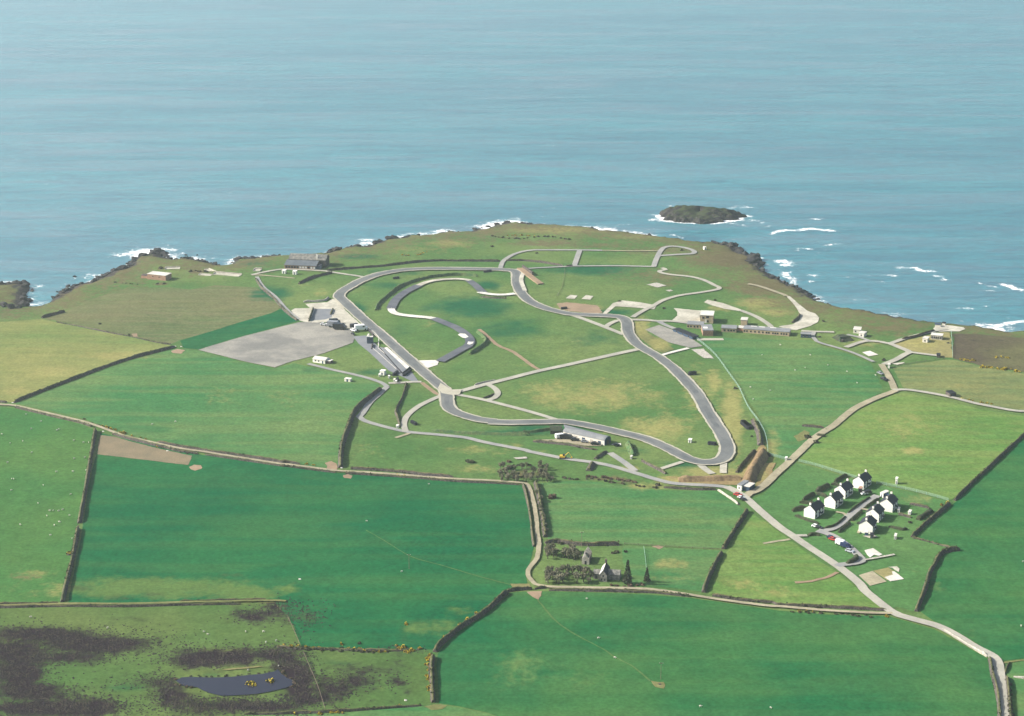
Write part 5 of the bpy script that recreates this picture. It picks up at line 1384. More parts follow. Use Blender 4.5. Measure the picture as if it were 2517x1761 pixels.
def tyre_barrier_or_end_shade(label, fr, x0, y0, x1, y1, w=2.4, h=2.0):
    fb = base(fr, x0, y0, x1, y1)
    t = thing('tyre_barrier_or_end_shade', label, 'barrier', fb[0], fb[1])
    n = max(2, int(fb[2] / 1.3))
    for i in range(n):
        mb = MB()
        x = fb[2] * (i + .5) / n
        for k in range(3):
            z = h * k / 3
            mb.cyl((x, 0, z - .1), (x, 0, z + h / 3 - .04), w / 2 if k < 2 else w / 2 * .92, None, 10)
        mb.build('tyre_or_shade_stack', 'dark', t)
    return t


tyre_barrier_or_end_shade('long dark stack row as the shaded near end wall of the pit garage', 'D2', 2020, 1335, 2160, 1230, 2.0, 1.8)  # dark stacks stand in for the garage end wall's shade
tyre_barrier_or_end_shade('shorter dark stack row as a shaded end wall across the pit lane', 'D2', 1820, 1325, 1905, 1255, 2.0, 1.8)  # dark stacks put where an end wall lies in shade
tyre_barrier_or_end_shade('small black tyre barrier on the grass by the pit exit road', 'D2', 1890, 1450, 1905, 1385, 1.8, 1.6)
tyre_barrier_or_end_shade('black tyre barrier on the inside grass of the top bend', 'A2', 1178, 470, 1222, 464, 2.4, 1.6)
tyre_barrier_or_end_shade('black tyre barrier on the inside grass of the top straight', 'A2', 1895, 418, 1948, 410, 2.4, 1.6)
tyre_barrier_or_end_shade('black tyre barrier at the sweeping bend below the bare soil', 'A3', 578, 710, 620, 706, 2.4, 1.8)
tyre_barrier_or_end_shade('black tyre barrier on the grass right of the fast curve', 'A3', 1588, 1228, 1635, 1220, 3.2, 2.2)
tyre_barrier_or_end_shade('black tyre barrier inside the hairpin grass', 'B3', 1738, 490, 1798, 496, 2.6, 1.9)
tyre_barrier_or_end_shade('black tyre barrier outside the hairpin near the fence', 'B3', 2010, 325, 2062, 370, 4.0, 2.2)
tyre_barrier_or_end_shade('pair of black tyre stacks on the grass by the curved road', 'B2', 1320, 318, 1358, 340, 2.2, 1.8)

# white cottage hut below the car park
fb = base('D2', 232, 1050, 385, 1072)
t = thing('white_bungalow', 'white bungalow with pale grey roof below the car park', 'bungalow', fb[0], fb[1])
L = fb[2]
MB().prism_x([(0, -.3), (0, 2.5), (3.5, 3.6), (7, 2.5), (7, -.3)], 0, L + 3.5).build('wall', 'white', t)
MB().prism_x([(-.3, 2.45), (-.3, 2.62), (3.5, 3.9), (3.5, 3.68)], -.3, L + 3.8).build('roof_slope', 'pale_roof', t)
MB().prism_x([(3.5, 3.68), (3.5, 3.9), (7.3, 2.62), (7.3, 2.45)], -.3, L + 3.8).build('roof_slope', 'pale_roof', t)
for x in (.35, .75):
    MB().box(x * L - .6, x * L + .6, -.06, .1, 1, 2).build('window', 'glass', t)
MB().box(L + 1.2, L + 2.3, -.06, .1, 0, 2.0).build('door', 'dark_blue', t)
MB().box(L + 3.5, L + 7, 1.5, 5.5, -.3, 2.1).build('lean_to', 'stone', t)
MB().box(L + 3.45, L + 7.2, 1.3, 5.7, 2.103, 2.25).build('lean_to_roof', 'offwhite', t)

# long white fronted shed and stock yard by the bottom straight
fb = base('D5', 190, 350, 1008, 528)
t = thing('long_shed', 'long low white fronted shed with grey roof beside the bottom straight', 'shed', fb[0], fb[1])
L = fb[2]
prof = [(0, -.3), (0, 3.1)] + [(3.6 - 3.6 * math.cos(a), 3.1 + 1.7 * math.sin(a)) for a in np.linspace(.25, math.pi - .25, 9)] + [(7.2, 3.1), (7.2, -.3)]
MB().prism_x(prof, 0, L).build('wall', 'offwhite', t)
MB().prism_x([(3.6 - 3.8 * math.cos(a), 3.1 + 1.85 * math.sin(a)) for a in np.linspace(.08, math.pi - .08, 11)], -.1, L - .2).build('roof', 'flat_roof', t)
MB().prism_x([(y_, z_ - .02 if z_ > 3 else z_) for y_, z_ in prof], L + .003, L + .25).build('shaded_end', 'dark_blue', t)  # shade of the right gable put into its dark blue colour
MB().box(L + .25, L + .32, 2.2, 5.0, 0, 2.8).build('end_door', 'black_paint', t)
for k in range(5):
    x_ = L * (.12 + .19 * k)
    MB().box(x_ - 1.1, x_ + 1.1, -.06, .1, 0, 2.3).build('bay_door', 'stone_pale' if k % 2 else 'dark_blue', t)
fb = base('D5', -60, 300, 170, 300)
t = thing('timber_shelter', 'dark mossy shelter at the left end of the stock yard', 'shelter', fb[0], fb[1])
MB().prism_x([(0, -.3), (0, 2.0), (4, 3.0), (9, 2.2), (9, -.3)], 0, fb[2]).build('wall', 'stone', t)
MB().prism_x([(-.3, 1.95), (-.3, 2.2), (4, 3.3), (4, 3.05)], -.2, fb[2] + .3).build('roof_slope', 'conifer', t)
MB().prism_x([(4, 3.05), (4, 3.3), (9.3, 2.4), (9.3, 2.2)], -.2, fb[2] + .3).build('roof_slope', 'conifer', t)

# gatehouse at the camp entrance
fb = base('D6', 415, 1165, 500, 1185)
t = thing('gatehouse', 'small white gatehouse with grey roof at the camp entrance', 'gatehouse', fb[0], fb[1])
L = fb[2]
MB().box(0, L, 0, 9, -.3, 3.2).build('wall', 'white', t)
MB().box(-.2, L + .2, -.2, 9.2, 3.203, 3.5).build('roof', 'flat_roof', t)
MB().box(L * .3, L * .6, -.06, .1, 1.1, 2.2).build('window', 'glass', t)
MB().box(L + .003, L + 4.2, 1.5, 8.5, -.3, 2.8).build('side_room', 'dark_blue', t)
MB().box(L - .1, L + 4.4, 1.3, 8.7, 2.803, 3.05).build('side_roof', 'pale_roof', t)


# the seven white houses
def house(label, fr, x, y, phi, Lr=10.0, Wd=6.6, eav=4.8, rid=7.6, porch=True):
    Lr, Wd = Lr * 1.03, Wd * 1.03
    p = W(fr, x, y)[0]
    t = thing('white_house', label, 'house', (p[0], p[1], hz(*p)), R(phi), 'white houses round the cul-de-sac')
    MB().prism_x([(0, -.5), (0, eav), (Wd / 2, rid), (Wd, eav), (Wd, -.5)], 0, Lr).build('wall', 'white', t)
    sl = (rid - eav) / (Wd / 2)
    r1 = MB().prism_x([(-.35, eav - .35 * sl + .03), (-.35, eav - .35 * sl + .25), (Wd / 2, rid + .25), (Wd / 2, rid + .03)], -.15, Lr + .15).build('roof_slope', 'slate', t)
    MB().prism_x([(Wd / 2, rid + .03), (Wd / 2, rid + .25), (Wd + .35, eav - .35 * sl + .25), (Wd + .35, eav - .35 * sl + .03)], -.15, Lr + .15).build('roof_slope', 'slate', t)
    for cx in (.35, Lr - 1.15):
        c = MB().box(cx, cx + .6, Wd / 2 - .5, Wd / 2 + .5, rid - .6, rid + 1.2).build('chimney', 'white', t)
        MB().box(cx + .1, cx + .35, Wd / 2 - .5, Wd / 2 - .2, rid + 1.2, rid + 1.6).build('chimney_pot', 'brick', c)
    for zz, hh in ((.9, 1.4), (3.2, 1.2)):
        for k, xx in enumerate((.16, .5, .84)):
            if zz < 1 and k == 1:
                continue
            w = MB().box(xx * Lr - .7, xx * Lr + .7, -.05, .1, zz, zz + hh).build('window', 'glass', t)
            MB().box(xx * Lr - .85, xx * Lr + .85, -.14, .05, zz - .14, zz - .01).build('sill', 'stone_pale', w)
    MB().box(.5 * Lr - .5, .5 * Lr + .5, -.06, .1, 0, 2.1).build('door', 'navy', t)
    if porch:
        MB().prism_x([(-1.6, 2.3), (-1.6, 2.42), (-.003, 2.9), (-.003, 2.6)], .5 * Lr - 1.0, .5 * Lr + 1.0).build('porch_roof', 'slate', t)
    MB().box(Lr + .003, Lr + 2.6, 1.2, Wd - .8, -.5, 2.5).build('outhouse', 'white', t)
    MB().box(Lr - .05, Lr + 2.8, 1.0, Wd - .6, 2.503, 2.7).build('outhouse_roof', 'slate', t)
    return t


house('white house with slate roof nearest the main road, first of the left row', 'D4', 340, 1022, 53, 10.6)
house('second white house of the left row, between the first and third', 'D4', 742, 822, 54, 9.6)
house('third white house of the left row, wide bright gable', 'D4', 938, 622, 54, 9.8)
house('fourth white house of the left row, farthest up by the fence', 'D4', 1300, 442, 54, 10.0)
house('upper white house of the right row beside the white garage', 'D4', 1872, 892, 62, 9.6, 7.2)
house('middle white house of the right row', 'D4', 1602, 1092, 62, 9.6, 7.2)
house('nearest white house of the right row with black doorway', 'D4', 1478, 1325, 66, 9.2, 7.4)


def shed(name, label, q, dp, h, wall, roof, cat='shed', slope=.5):
    fb = base(*q)
    t = thing(name, label, cat, fb[0], fb[1])
    MB().prism_x([(0, -.3), (0, h), (dp, h + slope), (dp, -.3)], 0, fb[2]).build('wall', wall, t)
    MB().prism_x([(-.2, h + .003), (-.2, h + .15), (dp + .2, h + slope + .2), (dp + .2, h + slope + .05)], -.15, fb[2] + .15).build('roof', roof, t)
    MB().box(fb[2] * .35, fb[2] * .65, -.05, .1, 0, min(2.0, h - .2)).build('door', 'dark_blue', t)
    return t


shed('garage', 'white garage with open dark bay at the head of the cul-de-sac', ('D4', 1630, 575, 1690, 600), 4.5, 2.6, 'white', 'pale_roof', 'garage')
shed('garden_shed', 'dark shed beside the white garage', ('D4', 1700, 600, 1800, 600), 3.0, 2.0, 'dark_blue', 'dark_blue')
shed('garden_shed', 'orange brown shed between the third and fourth white houses', ('D4', 1200, 480, 1260, 490), 2.5, 2.1, 'wood', 'brick')
shed('garden_shed', 'white shed in the garden of the upper right house', ('D4', 1972, 890, 2010, 895), 2.5, 2.0, 'white', 'pale_roof')
shed('garden_shed', 'small white hut near the wire fence above the gardens', ('D4', 1928, 330, 1968, 335), 2.4, 3.6, 'white', 'white', slope=.1)
shed('garden_shed', 'tiny white shed at the right edge of the gardens', ('D4', 2180, 930, 2225, 940), 2.2, 1.8, 'white', 'pale_roof')
shed('garden_shed', 'pale shed with dark side beside the bottom garden path', ('D4', 1905, 1420, 1945, 1425), 3.0, 2.0, 'offwhite', 'pale_roof')
shed('porch_shed', 'dark entrance lean-to in front of the nearest right house', ('D4', 1325, 1350, 1385, 1358), 2.0, 2.2, 'dark_blue', 'pale_roof')
shed('oil_store', 'dark store beside the nearest right house', ('D4', 1435, 1400, 1500, 1405), 2.2, 2.0, 'stone', 'dark')
shed('white_box', 'white box on the grass left of the hall approach, western of two', ('D1', 585, 585, 650, 590), 3.2, 2.6, 'white', 'white', 'cabin', .1)
shed('white_box', 'white box on the grass below the hall, eastern of two', ('D1', 795, 605, 865, 610), 3.2, 2.8, 'white', 'white', 'cabin', .1)
shed('white_container', 'white container standing alone in the central pasture edge', ('D2', 855, 1430, 970, 1445), 2.6, 2.0, 'offwhite', 'pale_roof', 'container', .1)
shed('white_cabin', 'white cabin with dark blue side near the pit exit', ('D2', 1555, 1305, 1640, 1315), 3.2, 3.0, 'white', 'white', 'cabin', .1)
shed('small_kiosk', 'tiny white kiosk left of the pit exit cabin', ('D2', 1530, 1335, 1558, 1337), 1.6, 1.6, 'white', 'white', 'kiosk', .1)
shed('small_kiosk', 'tiny white kiosk right of the pit exit cabin', ('D2', 1718, 1368, 1745, 1370), 1.6, 1.6, 'white', 'white', 'kiosk', .1)
shed('small_kiosk', 'small white kiosk by the pit exit road, upper of two', ('D2', 1822, 1438, 1852, 1440), 1.6, 1.7, 'white', 'white', 'kiosk', .1)
shed('small_kiosk', 'small white kiosk by the pit exit road, lower of two', ('D2', 1858, 1468, 1885, 1470), 1.5, 1.7, 'white', 'white', 'kiosk', .1)
shed('stone_hut', 'little white hut at the headland road near the cliffs', ('A3', 1705, 240, 1722, 240), 3, 2.4, 'white', 'pale_roof', 'hut', .1)
shed('marker_hut', 'tiny white marker hut beside the straight lane and fence', ('D6', 1360, 598, 1395, 602), 2, 2.2, 'white', 'white', 'hut', .1)
shed('marker_hut', 'white marker box on the infield beside the hairpin', ('B3', 1578, 478, 1602, 480), 2.5, 1.9, 'white', 'white', 'box', .1)
shed('marker_hut', 'pale marker box at the foot of the leaf shaped bank', ('D5', 1515, 795, 1548, 798), 2, 1.6, 'offwhite', 'pale_roof', 'box', .1)
shed('marker_hut', 'tiny pale box beside the spur of the camp road', ('B2', 1200, 358, 1216, 360), 1.5, 1.4, 'white', 'white', 'box', .1)
shed('stone_shed', 'black roofed shelter among the roadside rubble on the right', ('A4', 1665, 1342, 1712, 1335), 5, 2.6, 'stone', 'dark', 'shelter')

# white farmhouse ruin and outbuilding
fb = base('D7', 1310, 880, 1420, 890)
t = thing('stone_farmhouse', 'tall pale stone farmhouse with wings among the bare trees', 'farmhouse', fb[0], fb[1])
t.scale = (.85, .85, .82)
MB().prism([(0, -.5), (0, 4.6), (2.2, 7.6), (4.4, 4.6), (4.4, -.5)], 0, 12).build('main_wall', 'stone_mid', t)
MB().prism([(-.25, 4.35), (-.25, 4.6), (2.2, 7.95), (2.2, 7.65)], -.2, 12.2).build('roof_slope', 'pale_roof', t)  # sunward slope coloured pale, lee slope dark: sunlight painted into the roof
MB().prism([(2.2, 7.65), (2.2, 7.95), (4.65, 4.6), (4.65, 4.35)], -.2, 12.2).build('roof_slope', 'slate', t)
c = MB().box(1.6, 2.8, 11, 12.0, 7, 10.0).build('chimney', 'stone', t)
MB().box(1.9, 2.2, 11.3, 11.6, 10, 10.5).build('chimney_pot', 'brick', c)
for x, z in ((1.3, .8), (3.1, .8), (2.2, 3.2)):
    MB().box(x - .4, x + .4, -.06, .1, z, z + 1.3).build('window', 'glass', t)
MB().prism_x([(3, -.5), (3, 3.4), (6, 5.2), (9, 3.4), (9, -.5)], -4.2, -.003).build('left_wing', 'stone_mid', t)
MB().prism_x([(2.7, 3.3), (2.7, 3.5), (6, 5.5), (6, 5.23)], -4.4, .1).build('left_wing_roof', 'old_slate', t)
MB().box(-3.4, -1.6, 2.94, 3.1, .4, 2.4).build('barn_door', 'dark', t)
MB().prism_x([(4, -.5), (4, 3.4), (7.5, 5.2), (11, 3.4), (11, -.5)], 4.403, 11.5).build('right_wing', 'stone_mid', t)
MB().prism_x([(3.7, 3.3), (3.7, 3.5), (7.5, 5.5), (7.5, 5.23)], 4.3, 11.7).build('right_wing_roof', 'old_slate', t)
MB().prism_x([(7.5, 5.23), (7.5, 5.5), (11.3, 3.5), (11.3, 3.3)], 4.3, 11.7).build('right_wing_roof', 'old_slate', t)
fb = base('D7', 965, 540, 1065, 548)
t = thing('ruined_barn', 'roofless gabled stone barn behind the farmhouse', 'barn', fb[0], fb[1])
MB().prism([(0, -.5), (0, 3.2), (1.9, 5.8), (3.8, 3.2), (3.8, -.5)], 0, .6).build('front_gable', 'stone_pale', t)
MB().prism([(0, -.5), (0, 3.2), (1.9, 6.0), (3.8, 3.2), (3.8, -.5)], 9.4, 10).build('rear_gable', 'stone_pale', t)
MB().box(0, .5, .6, 9.4, -.5, 3.0).build('side_wall', 'stone_pale', t)
MB().box(3.3, 3.8, .6, 9.4, -.5, 2.8).build('side_wall', 'stone', t)
MB().box(1.4, 2.4, -.06, .1, 0, 2.0).build('doorway', 'dark', t)

# ------------------------------------------------------------------ island, skerries and shore rocks
def ico(sub=2):
    bm = bmesh.new()
    bmesh.ops.create_icosphere(bm, subdivisions=sub, radius=1.0)
    v = np.array([p.co[:] for p in bm.verts])
    f = [tuple(p.index for p in q.verts) for q in bm.faces]
    bm.free()
    return v, f


def island():
    nr, na = 26, 96
    vs, fs = [], []
    for i in range(nr + 1):
        t = i / nr
        for k in range(na):
            a = 2 * math.pi * k / na
            rad = 1 + .10 * math.sin(3 * a + .6) + .07 * math.sin(5 * a + 2) + .05 * math.sin(11 * a) + .03 * math.sin(19 * a + 1)
            if math.cos(a) > .6 and math.sin(a) < 0:
                rad += .10 * math.sin(9 * a)
            x, y = ISL_R[0] * rad * t * math.cos(a), ISL_R[1] * rad * t * math.sin(a)
            prof = (1 - t ** 2.4) ** .85 if t < 1 else 0
            h = 11.0 * prof * (.75 + .25 * math.cos(a * 2 + .4)) * (1 - .18 * x / ISL_R[0])
            nz = float(wob(np.array(x), np.array(y), .35, 21)) * .9 + float(wob(np.array(x), np.array(y), 1.0, 22)) * .6
            rid = abs(float(wob(np.array(x), np.array(y * 1.5), .55, 31)))
            h += (nz * .6 - 1.5 * (1 - rid) * t + .8) * (.35 + .9 * min(1, t * 1.3)) * (1 if t < 1 else .2)
            vs.append((x, y, max(h, -.2) - (1.5 if i == nr else 0)))
    for i in range(nr):
        for k in range(na):
            k2 = (k + 1) % na
            fs.append((i * na + k, (i + 1) * na + k, (i + 1) * na + k2, i * na + k2))
    m = NT('island_rock_and_turf')
    geo = m.node("ShaderNodeNewGeometry")
    sp = m.node("ShaderNodeSeparateXYZ")
    m.link(geo.outputs["Normal"], sp.inputs[0])
    s2 = m.node("ShaderNodeSeparateXYZ")
    m.link(m.pos(), s2.inputs[0])
    rk = m.grain(m.mix(m.noise(.3, 4, .7), (.016, .016, .02, 1), (.055, .05, .042, 1)), .8, .4)
    tf = m.mix(m.noise(.2, 4, .65), (.024, .040, .017, 1), (.050, .056, .027, 1))
    k = m.math('ADD', sp.outputs[2], m.math('MULTIPLY', m.math('SUBTRACT', m.noise(.25, 4, .7), .5), .8))
    k = m.math('ADD', k, m.math('MULTIPLY', m.math('SUBTRACT', s2.outputs[2], SEA + 6), .03))
    m.done(m.mix(m.step(k, .72, .92), rk, tf), .9, .15)
    o = link_mesh('rocky_islet', vs, fs, m.mat)
    o.location = (ISL_C[0], ISL_C[1], SEA)
    tag(o, 'rocky turf topped islet ringed by surf off the headland', 'island')


island()
rocks = []
iv, ifc = ico(2)
for k in range(6):
    r = np.random.RandomState(40 + k)
    v = iv.copy()
    for _ in range(16):
        d = r.normal(size=3)
        d /= np.linalg.norm(d)
        off = r.uniform(.45, .82)
        proj = v @ d
        v = v - np.outer(np.clip(proj - off, 0, None), d) * .9
    v *= 1 + r.uniform(-.08, .08, (len(v), 1))
    v[:, 2] *= .75
    me = bpy.data.meshes.new('shore_rock')
    me.from_pydata([tuple(p) for p in v], [], ifc)
    me.materials.append(M['rock'])
    rocks.append(me)


def rock(x, y, z, s, label, group, flat=1.0):
    o = bpy.data.objects.new('shore_rock', random.choice(rocks))
    COL.objects.link(o)
    o.location = (x, y, z)
    o.scale = (s * random.uniform(.8, 1.4), s * random.uniform(.8, 1.3), s * flat * random.uniform(.7, 1.1))
    o.rotation_euler = (random.uniform(-.3, .3), random.uniform(-.3, .3), random.uniform(0, 6.28))
    tag(o, label, 'rock', group)


def shore(fr, pts, n, smin, smax, label, group, off=(-4, 7)):
    w = [Vector(at_z(*P(fr, pts[i], pts[i + 1]), SEA + .8)) for i in range(0, len(pts), 2)]
    c = resample(w, 2.0, False, False)
    nn = normals2(c)
    for _ in range(n):
        i = random.randrange(len(c))
        p = c[i] + nn[i] * random.uniform(*off)
        s = random.uniform(smin, smax) * 1.25
        z = max(hz(p.x, p.y), SEA - .3)
        rock(p.x, p.y, z + s * .15, s, label, group, .9)


shore('A1', (0, 445, 110, 458, 150, 435, 215, 480, 230, 520, 210, 600, 170, 640, 90, 680, 20, 620), 26, 2.0, 4.6, 'dark rocks of the cliff at the far left edge', 'rocks of the far left cliff', (-5, 5))
shore('A1', (420, 560, 520, 500, 600, 462, 700, 440, 830, 372, 1000, 318), 44, 1.5, 3.6, 'dark boulder on the shore below the olive field', 'boulders below the olive field')
shore('A1', (1000, 315, 1060, 250, 1150, 222, 1220, 184, 1300, 194, 1270, 225), 36, 1.8, 4.0, 'dark rock on the surf washed western point', 'rocks of the western point')
shore('A1', (1290, 240, 1400, 258, 1500, 252, 1600, 272, 1730, 305), 30, 1.6, 3.4, 'dark rock along the cove east of the western point', 'rocks of the cove')
shore('A1', (1830, 268, 1900, 258, 2100, 240, 2210, 228), 24, 1.5, 3.4, 'dark rock on the shore left of the grey hall', 'rocks left of the hall')
shore('A2', (655, 272, 710, 242, 800, 232, 890, 215, 960, 225, 1040, 188, 1180, 165), 46, 1.6, 3.6, 'grey rock on the shore right of the grey hall', 'rocks right of the hall')
shore('A2', (1250, 148, 1400, 130, 1600, 106, 1800, 100, 1860, 74, 1950, 56), 24, 1.2, 2.6, 'small dark rock on the headland shore west of the tip', 'rocks west of the headland tip', (-6, 5))
shore('A3', (100, 48, 130, 32, 250, 22, 330, 42), 14, 1.6, 3.2, 'wave washed rock at the headland tip', 'rocks of the headland tip', (-10, 3))
shore('A3', (500, 45, 600, 55, 850, 76, 1150, 116, 1300, 135), 14, 1.0, 2.4, 'low dark rock on the headland shore east of the tip', 'rocks east of the headland tip', (-6, 4))
shore('A3', (1800, 192, 1900, 214, 1960, 215, 2000, 265, 2130, 312, 2140, 340, 2110, 352, 2175, 400), 46, 2.0, 4.8, 'big dark rock of the eastern cliff facing the islet', 'rocks of the eastern cliff', (-4, 8))
shore('A4', (240, 378, 400, 450, 530, 520, 600, 562), 28, 1.6, 3.4, 'dark rock of the lower cliff east of the big cliff', 'rocks of the lower eastern cliff', (-3, 6))
for fr, x, y, s, lb in [('A1', 590, 388, 2.0, 'lone dark skerry off the olive field shore'), ('A1', 1470, 218, 1.6, 'small skerry in the surf off the cove, western one'),
                        ('A1', 1555, 218, 1.4, 'small skerry in the surf off the cove, eastern one'), ('A1', 540, 465, 3.0, 'low rock shelf just off the western shore'),
                        ('A1', 455, 510, 2.0, 'small rock at the mouth of the left cove'), ('A1', 228, 565, 1.8, 'small rock at the foot of the far left cliff'),
                        ('A2', 1040, 182, 1.8, 'tiny skerry off the rocks right of the hall'), ('A3', 160, 26, 2.2, 'foam ringed skerry at the headland tip'),
                        ('A3', 265, 32, 1.8, 'second foam ringed skerry east of the headland tip'), ('A2', 2080, 30, 2.4, 'foam ringed skerry west of the headland tip'),
                        ('A4', 695, 605, 1.6, 'single dark rock below the heath at the eastern shore'), ('A4', 850, 640, 1.5, 'single dark rock farther east along the heath shore')]:
    x_, y_ = at_z(*P(fr, x, y), SEA)
    rock(x_, y_, SEA + s * .2, s, lb, None, .8)


# ------------------------------------------------------------------ bushes and trees
def leaf_cloud(n, ext, size, seed, lobes=6, flat=.0, hollow=.45):
    r = np.random.RandomState(seed)
    lc = r.normal(size=(lobes, 3))
    lc = lc / np.linalg.norm(lc, axis=1)[:, None] * r.uniform(.15, .6, (lobes, 1))
    lr = r.uniform(.32, .55, lobes)
    vs, fs = [], []
    for i in range(n):
        k = r.randint(lobes)
        d = r.normal(size=3)
        d /= np.linalg.norm(d)
        p = (lc[k] + d * lr[k] * r.uniform(hollow, 1.0)) * np.array(ext)
        p[2] = abs(p[2]) if flat else p[2]
        a = r.normal(size=3)
        a /= np.linalg.norm(a)
        b = np.cross(a, r.normal(size=3))
        b /= np.linalg.norm(b) + 1e-6
        s = size * r.uniform(.6, 1.35)
        j = len(vs)
        vs += [p - a * s - b * s * .6, p + a * s - b * s * .6, p + a * s * .8 + b * s * .7, p - a * s * .8 + b * s * .7]
        fs.append((j, j + 1, j + 2, j + 3))
    return vs, fs


def bush_proto(name, seed, leaf, flower=None, n=150, ext=(1.25, 1.25, 1.0), size=.26):
    t = thing(name, 'bush', 'bush')
    v, f = leaf_cloud(n, ext, size, seed, 6, True)
    link_mesh('foliage', v, f, leaf, t)
    core_v = iv * np.array(ext) * .62
    core_v[:, 2] = np.abs(core_v[:, 2]) - .1
    link_mesh('twig_core', core_v, ifc, 'bark', t)
    if flower:
        v, f = leaf_cloud(int(n * .8), (ext[0] * 1.03, ext[1] * 1.03, ext[2] * 1.1), size * .8, seed, 6, True, .8)
        link_mesh('flowers', v, f, flower, t)
    return t


def tree_proto(name, seed, leaf, n=460, ext=(2.3, 2.3, 1.7), h=4.6, size=.25, conical=False):
    r = random.Random(seed)
    t = thing(name, 'tree', 'tree')
    mb = MB()
    mb.cyl((0, 0, -.3), (0, 0, h * .5), .26, .17, 7)
    for k in range(7):
        a = k * 2.4 + r.random()
        z0 = h * (.3 + .06 * k)
        l = ext[0] * .75
        mb.cyl((0, 0, z0), (l * math.cos(a), l * math.sin(a), z0 + l * .7), .10, .03, 5)
    mb.build('trunk', 'bark', t)
    if conical:
        rr = np.random.RandomState(seed)
        vs, fs = [], []
        for i in range(n):
            u = rr.uniform(0, 1) ** 1.4
            rad = ext[0] * (1 - u) * rr.uniform(.55, 1.0) + .15
            a = rr.uniform(0, 6.28)
            p = np.array([rad * math.cos(a), rad * math.sin(a), .6 + u * h])
            d = rr.normal(size=3)
            d /= np.linalg.norm(d)
            b = np.cross(d, rr.normal(size=3))
            b /= np.linalg.norm(b)
            s = size * rr.uniform(.6, 1.3)
            j = len(vs)
            vs += [p - d * s - b * s * .6, p + d * s - b * s * .6, p + d * s * .8 + b * s * .7, p - d * s * .8 + b * s * .7]
            fs.append((j, j + 1, j + 2, j + 3))
    else:
        vs, fs = leaf_cloud(n, ext, size, seed, 9, False, .3)
        vs = [(p[0], p[1], p[2] + h * .68) for p in vs]
    link_mesh('crown', vs, fs, leaf, t)
    return t


PROTO = {
    'gorse': [bush_proto('gorse_bush', s, 'gorse_leaf', 'gorse_flower') for s in (1, 2, 3)],
    'scrub': [bush_proto('scrub_bush', s, 'scrub_leaf') for s in (4, 5, 6)],
    'brown': [bush_proto('brown_bush', s, 'brown_leaf', None, 260, (1.2, 1.2, 1.25), .24) for s in (7, 8)],
    'twig': [tree_proto('bare_tree', s, 'twig_leaf') for s in (9, 10, 11)],
    'conifer': [tree_proto('conifer_tree', s, 'conifer', 420, (1.9, 1.9, 1), 8.5, .34, True) for s in (12, 13)],
}
used = set()


def plant(kind, xy, s, label, cat, group=None):
    root = random.choice(PROTO[kind])
    x, y = xy
    loc = (x, y, hz(x, y))
    sc = (s * random.uniform(.85, 1.2), s * random.uniform(.85, 1.2), s * random.uniform(.85, 1.15))
    rz = random.uniform(0, 6.28)
    if root.name not in used:
        used.add(root.name)
        root.location, root.scale, root.rotation_euler = loc, sc, (0, 0, rz)
        tag(root, label, cat, group)
        return root
    o = dup(root, loc, rz, sc, label, group, cat)
    if group is None and 'group' in o:
        del o['group']
    return o


def along(kind, pts, n, smin, smax, label, cat, group, jit=1.2):
    c = resample(pts, 1.5, False, True)
    for i in range(n):
        p = c[min(len(c) - 1, int(len(c) * (i + random.random()) / n))]
        plant(kind, (p.x + random.uniform(-jit, jit), p.y + random.uniform(-jit, jit)), random.uniform(smin, smax), label, cat, group)


GL = 'flowering yellow gorse bush '
along('gorse', W('B1', 800, 348, 900, 378, 985, 405), 9, .9, 1.4, GL + 'above the farm lane west of the tilled strip', 'bush', 'gorse above the lane west')
along('gorse', W('B1', 990, 440, 1120, 472, 1250, 505, 1340, 530), 13, .8, 1.3, GL + 'between the farm lane and the tilled strip', 'bush', 'gorse along the tilled strip')
along('gorse', W('B1', 1050, 430, 1200, 462, 1350, 492, 1460, 512), 8, .7, 1.1, GL + 'on the far side of the lane above the tilled strip', 'bush', 'gorse across the lane')
along('scrub', W('B1', 1380, 545, 1480, 560, 1570, 568), 7, .8, 1.2, 'dark scrub bush at the right end of the tilled strip hedge', 'bush', 'scrub right of the tilled strip')
along('scrub', W('B1', 640, 285, 760, 325, 880, 372), 7, .6, 1.0, 'dark scrub bush along the lane above the sheep pasture corner', 'bush', 'scrub above the sheep pasture')
along('gorse', W('B2', 490, 648, 540, 655), 2, .8, 1.1, GL + 'by the lane near the bare gateway soil', 'bush', 'gorse by the gateway')
along('gorse', W('B2', 800, 705, 970, 722, 1150, 735, 1270, 745), 11, .7, 1.1, GL + 'on the lane below the rough camp grass', 'bush', 'gorse below the camp grass')
along('scrub', W('B2', 850, 685, 1000, 692, 1200, 705, 1450, 730, 1640, 755), 20, .8, 1.4, 'dark scrub bush in the hedge under the rough camp grass', 'bush', 'scrub hedge under the camp grass')
along('gorse', W('C2', 300, 1055, 450, 1070, 600, 1072), 9, .8, 1.3, GL + 'at the left end of the moor hedge', 'bush', 'gorse at the left of the moor hedge')
along('scrub', W('C2', 480, 1082, 700, 1084, 950, 1096, 1140, 1098), 20, .9, 1.4, 'dark scrub bush in the moor hedge', 'bush', 'scrub of the moor hedge')
along('gorse', W('C2', 780, 1075, 900, 1080, 960, 1082, 1040, 1092, 1140, 1088), 7, .9, 1.3, GL + 'at the right half of the moor hedge', 'bush', 'gorse at the right of the moor hedge')
along('gorse', W('C2', 1210, 1040, 1250, 1080, 1270, 1100, 1340, 1080, 1400, 1080), 7, 1.0, 1.6, GL + 'in the clump by the hedge gap above the moor', 'bush', 'gorse clump at the hedge gap')
along('gorse', W('C2', 1465, 1110, 1450, 1160, 1458, 1230, 1465, 1310, 1462, 1400), 12, .9, 1.5, GL + 'on the lower dividing hedgebank beside the moor', 'bush', 'gorse of the lower dividing hedgebank')
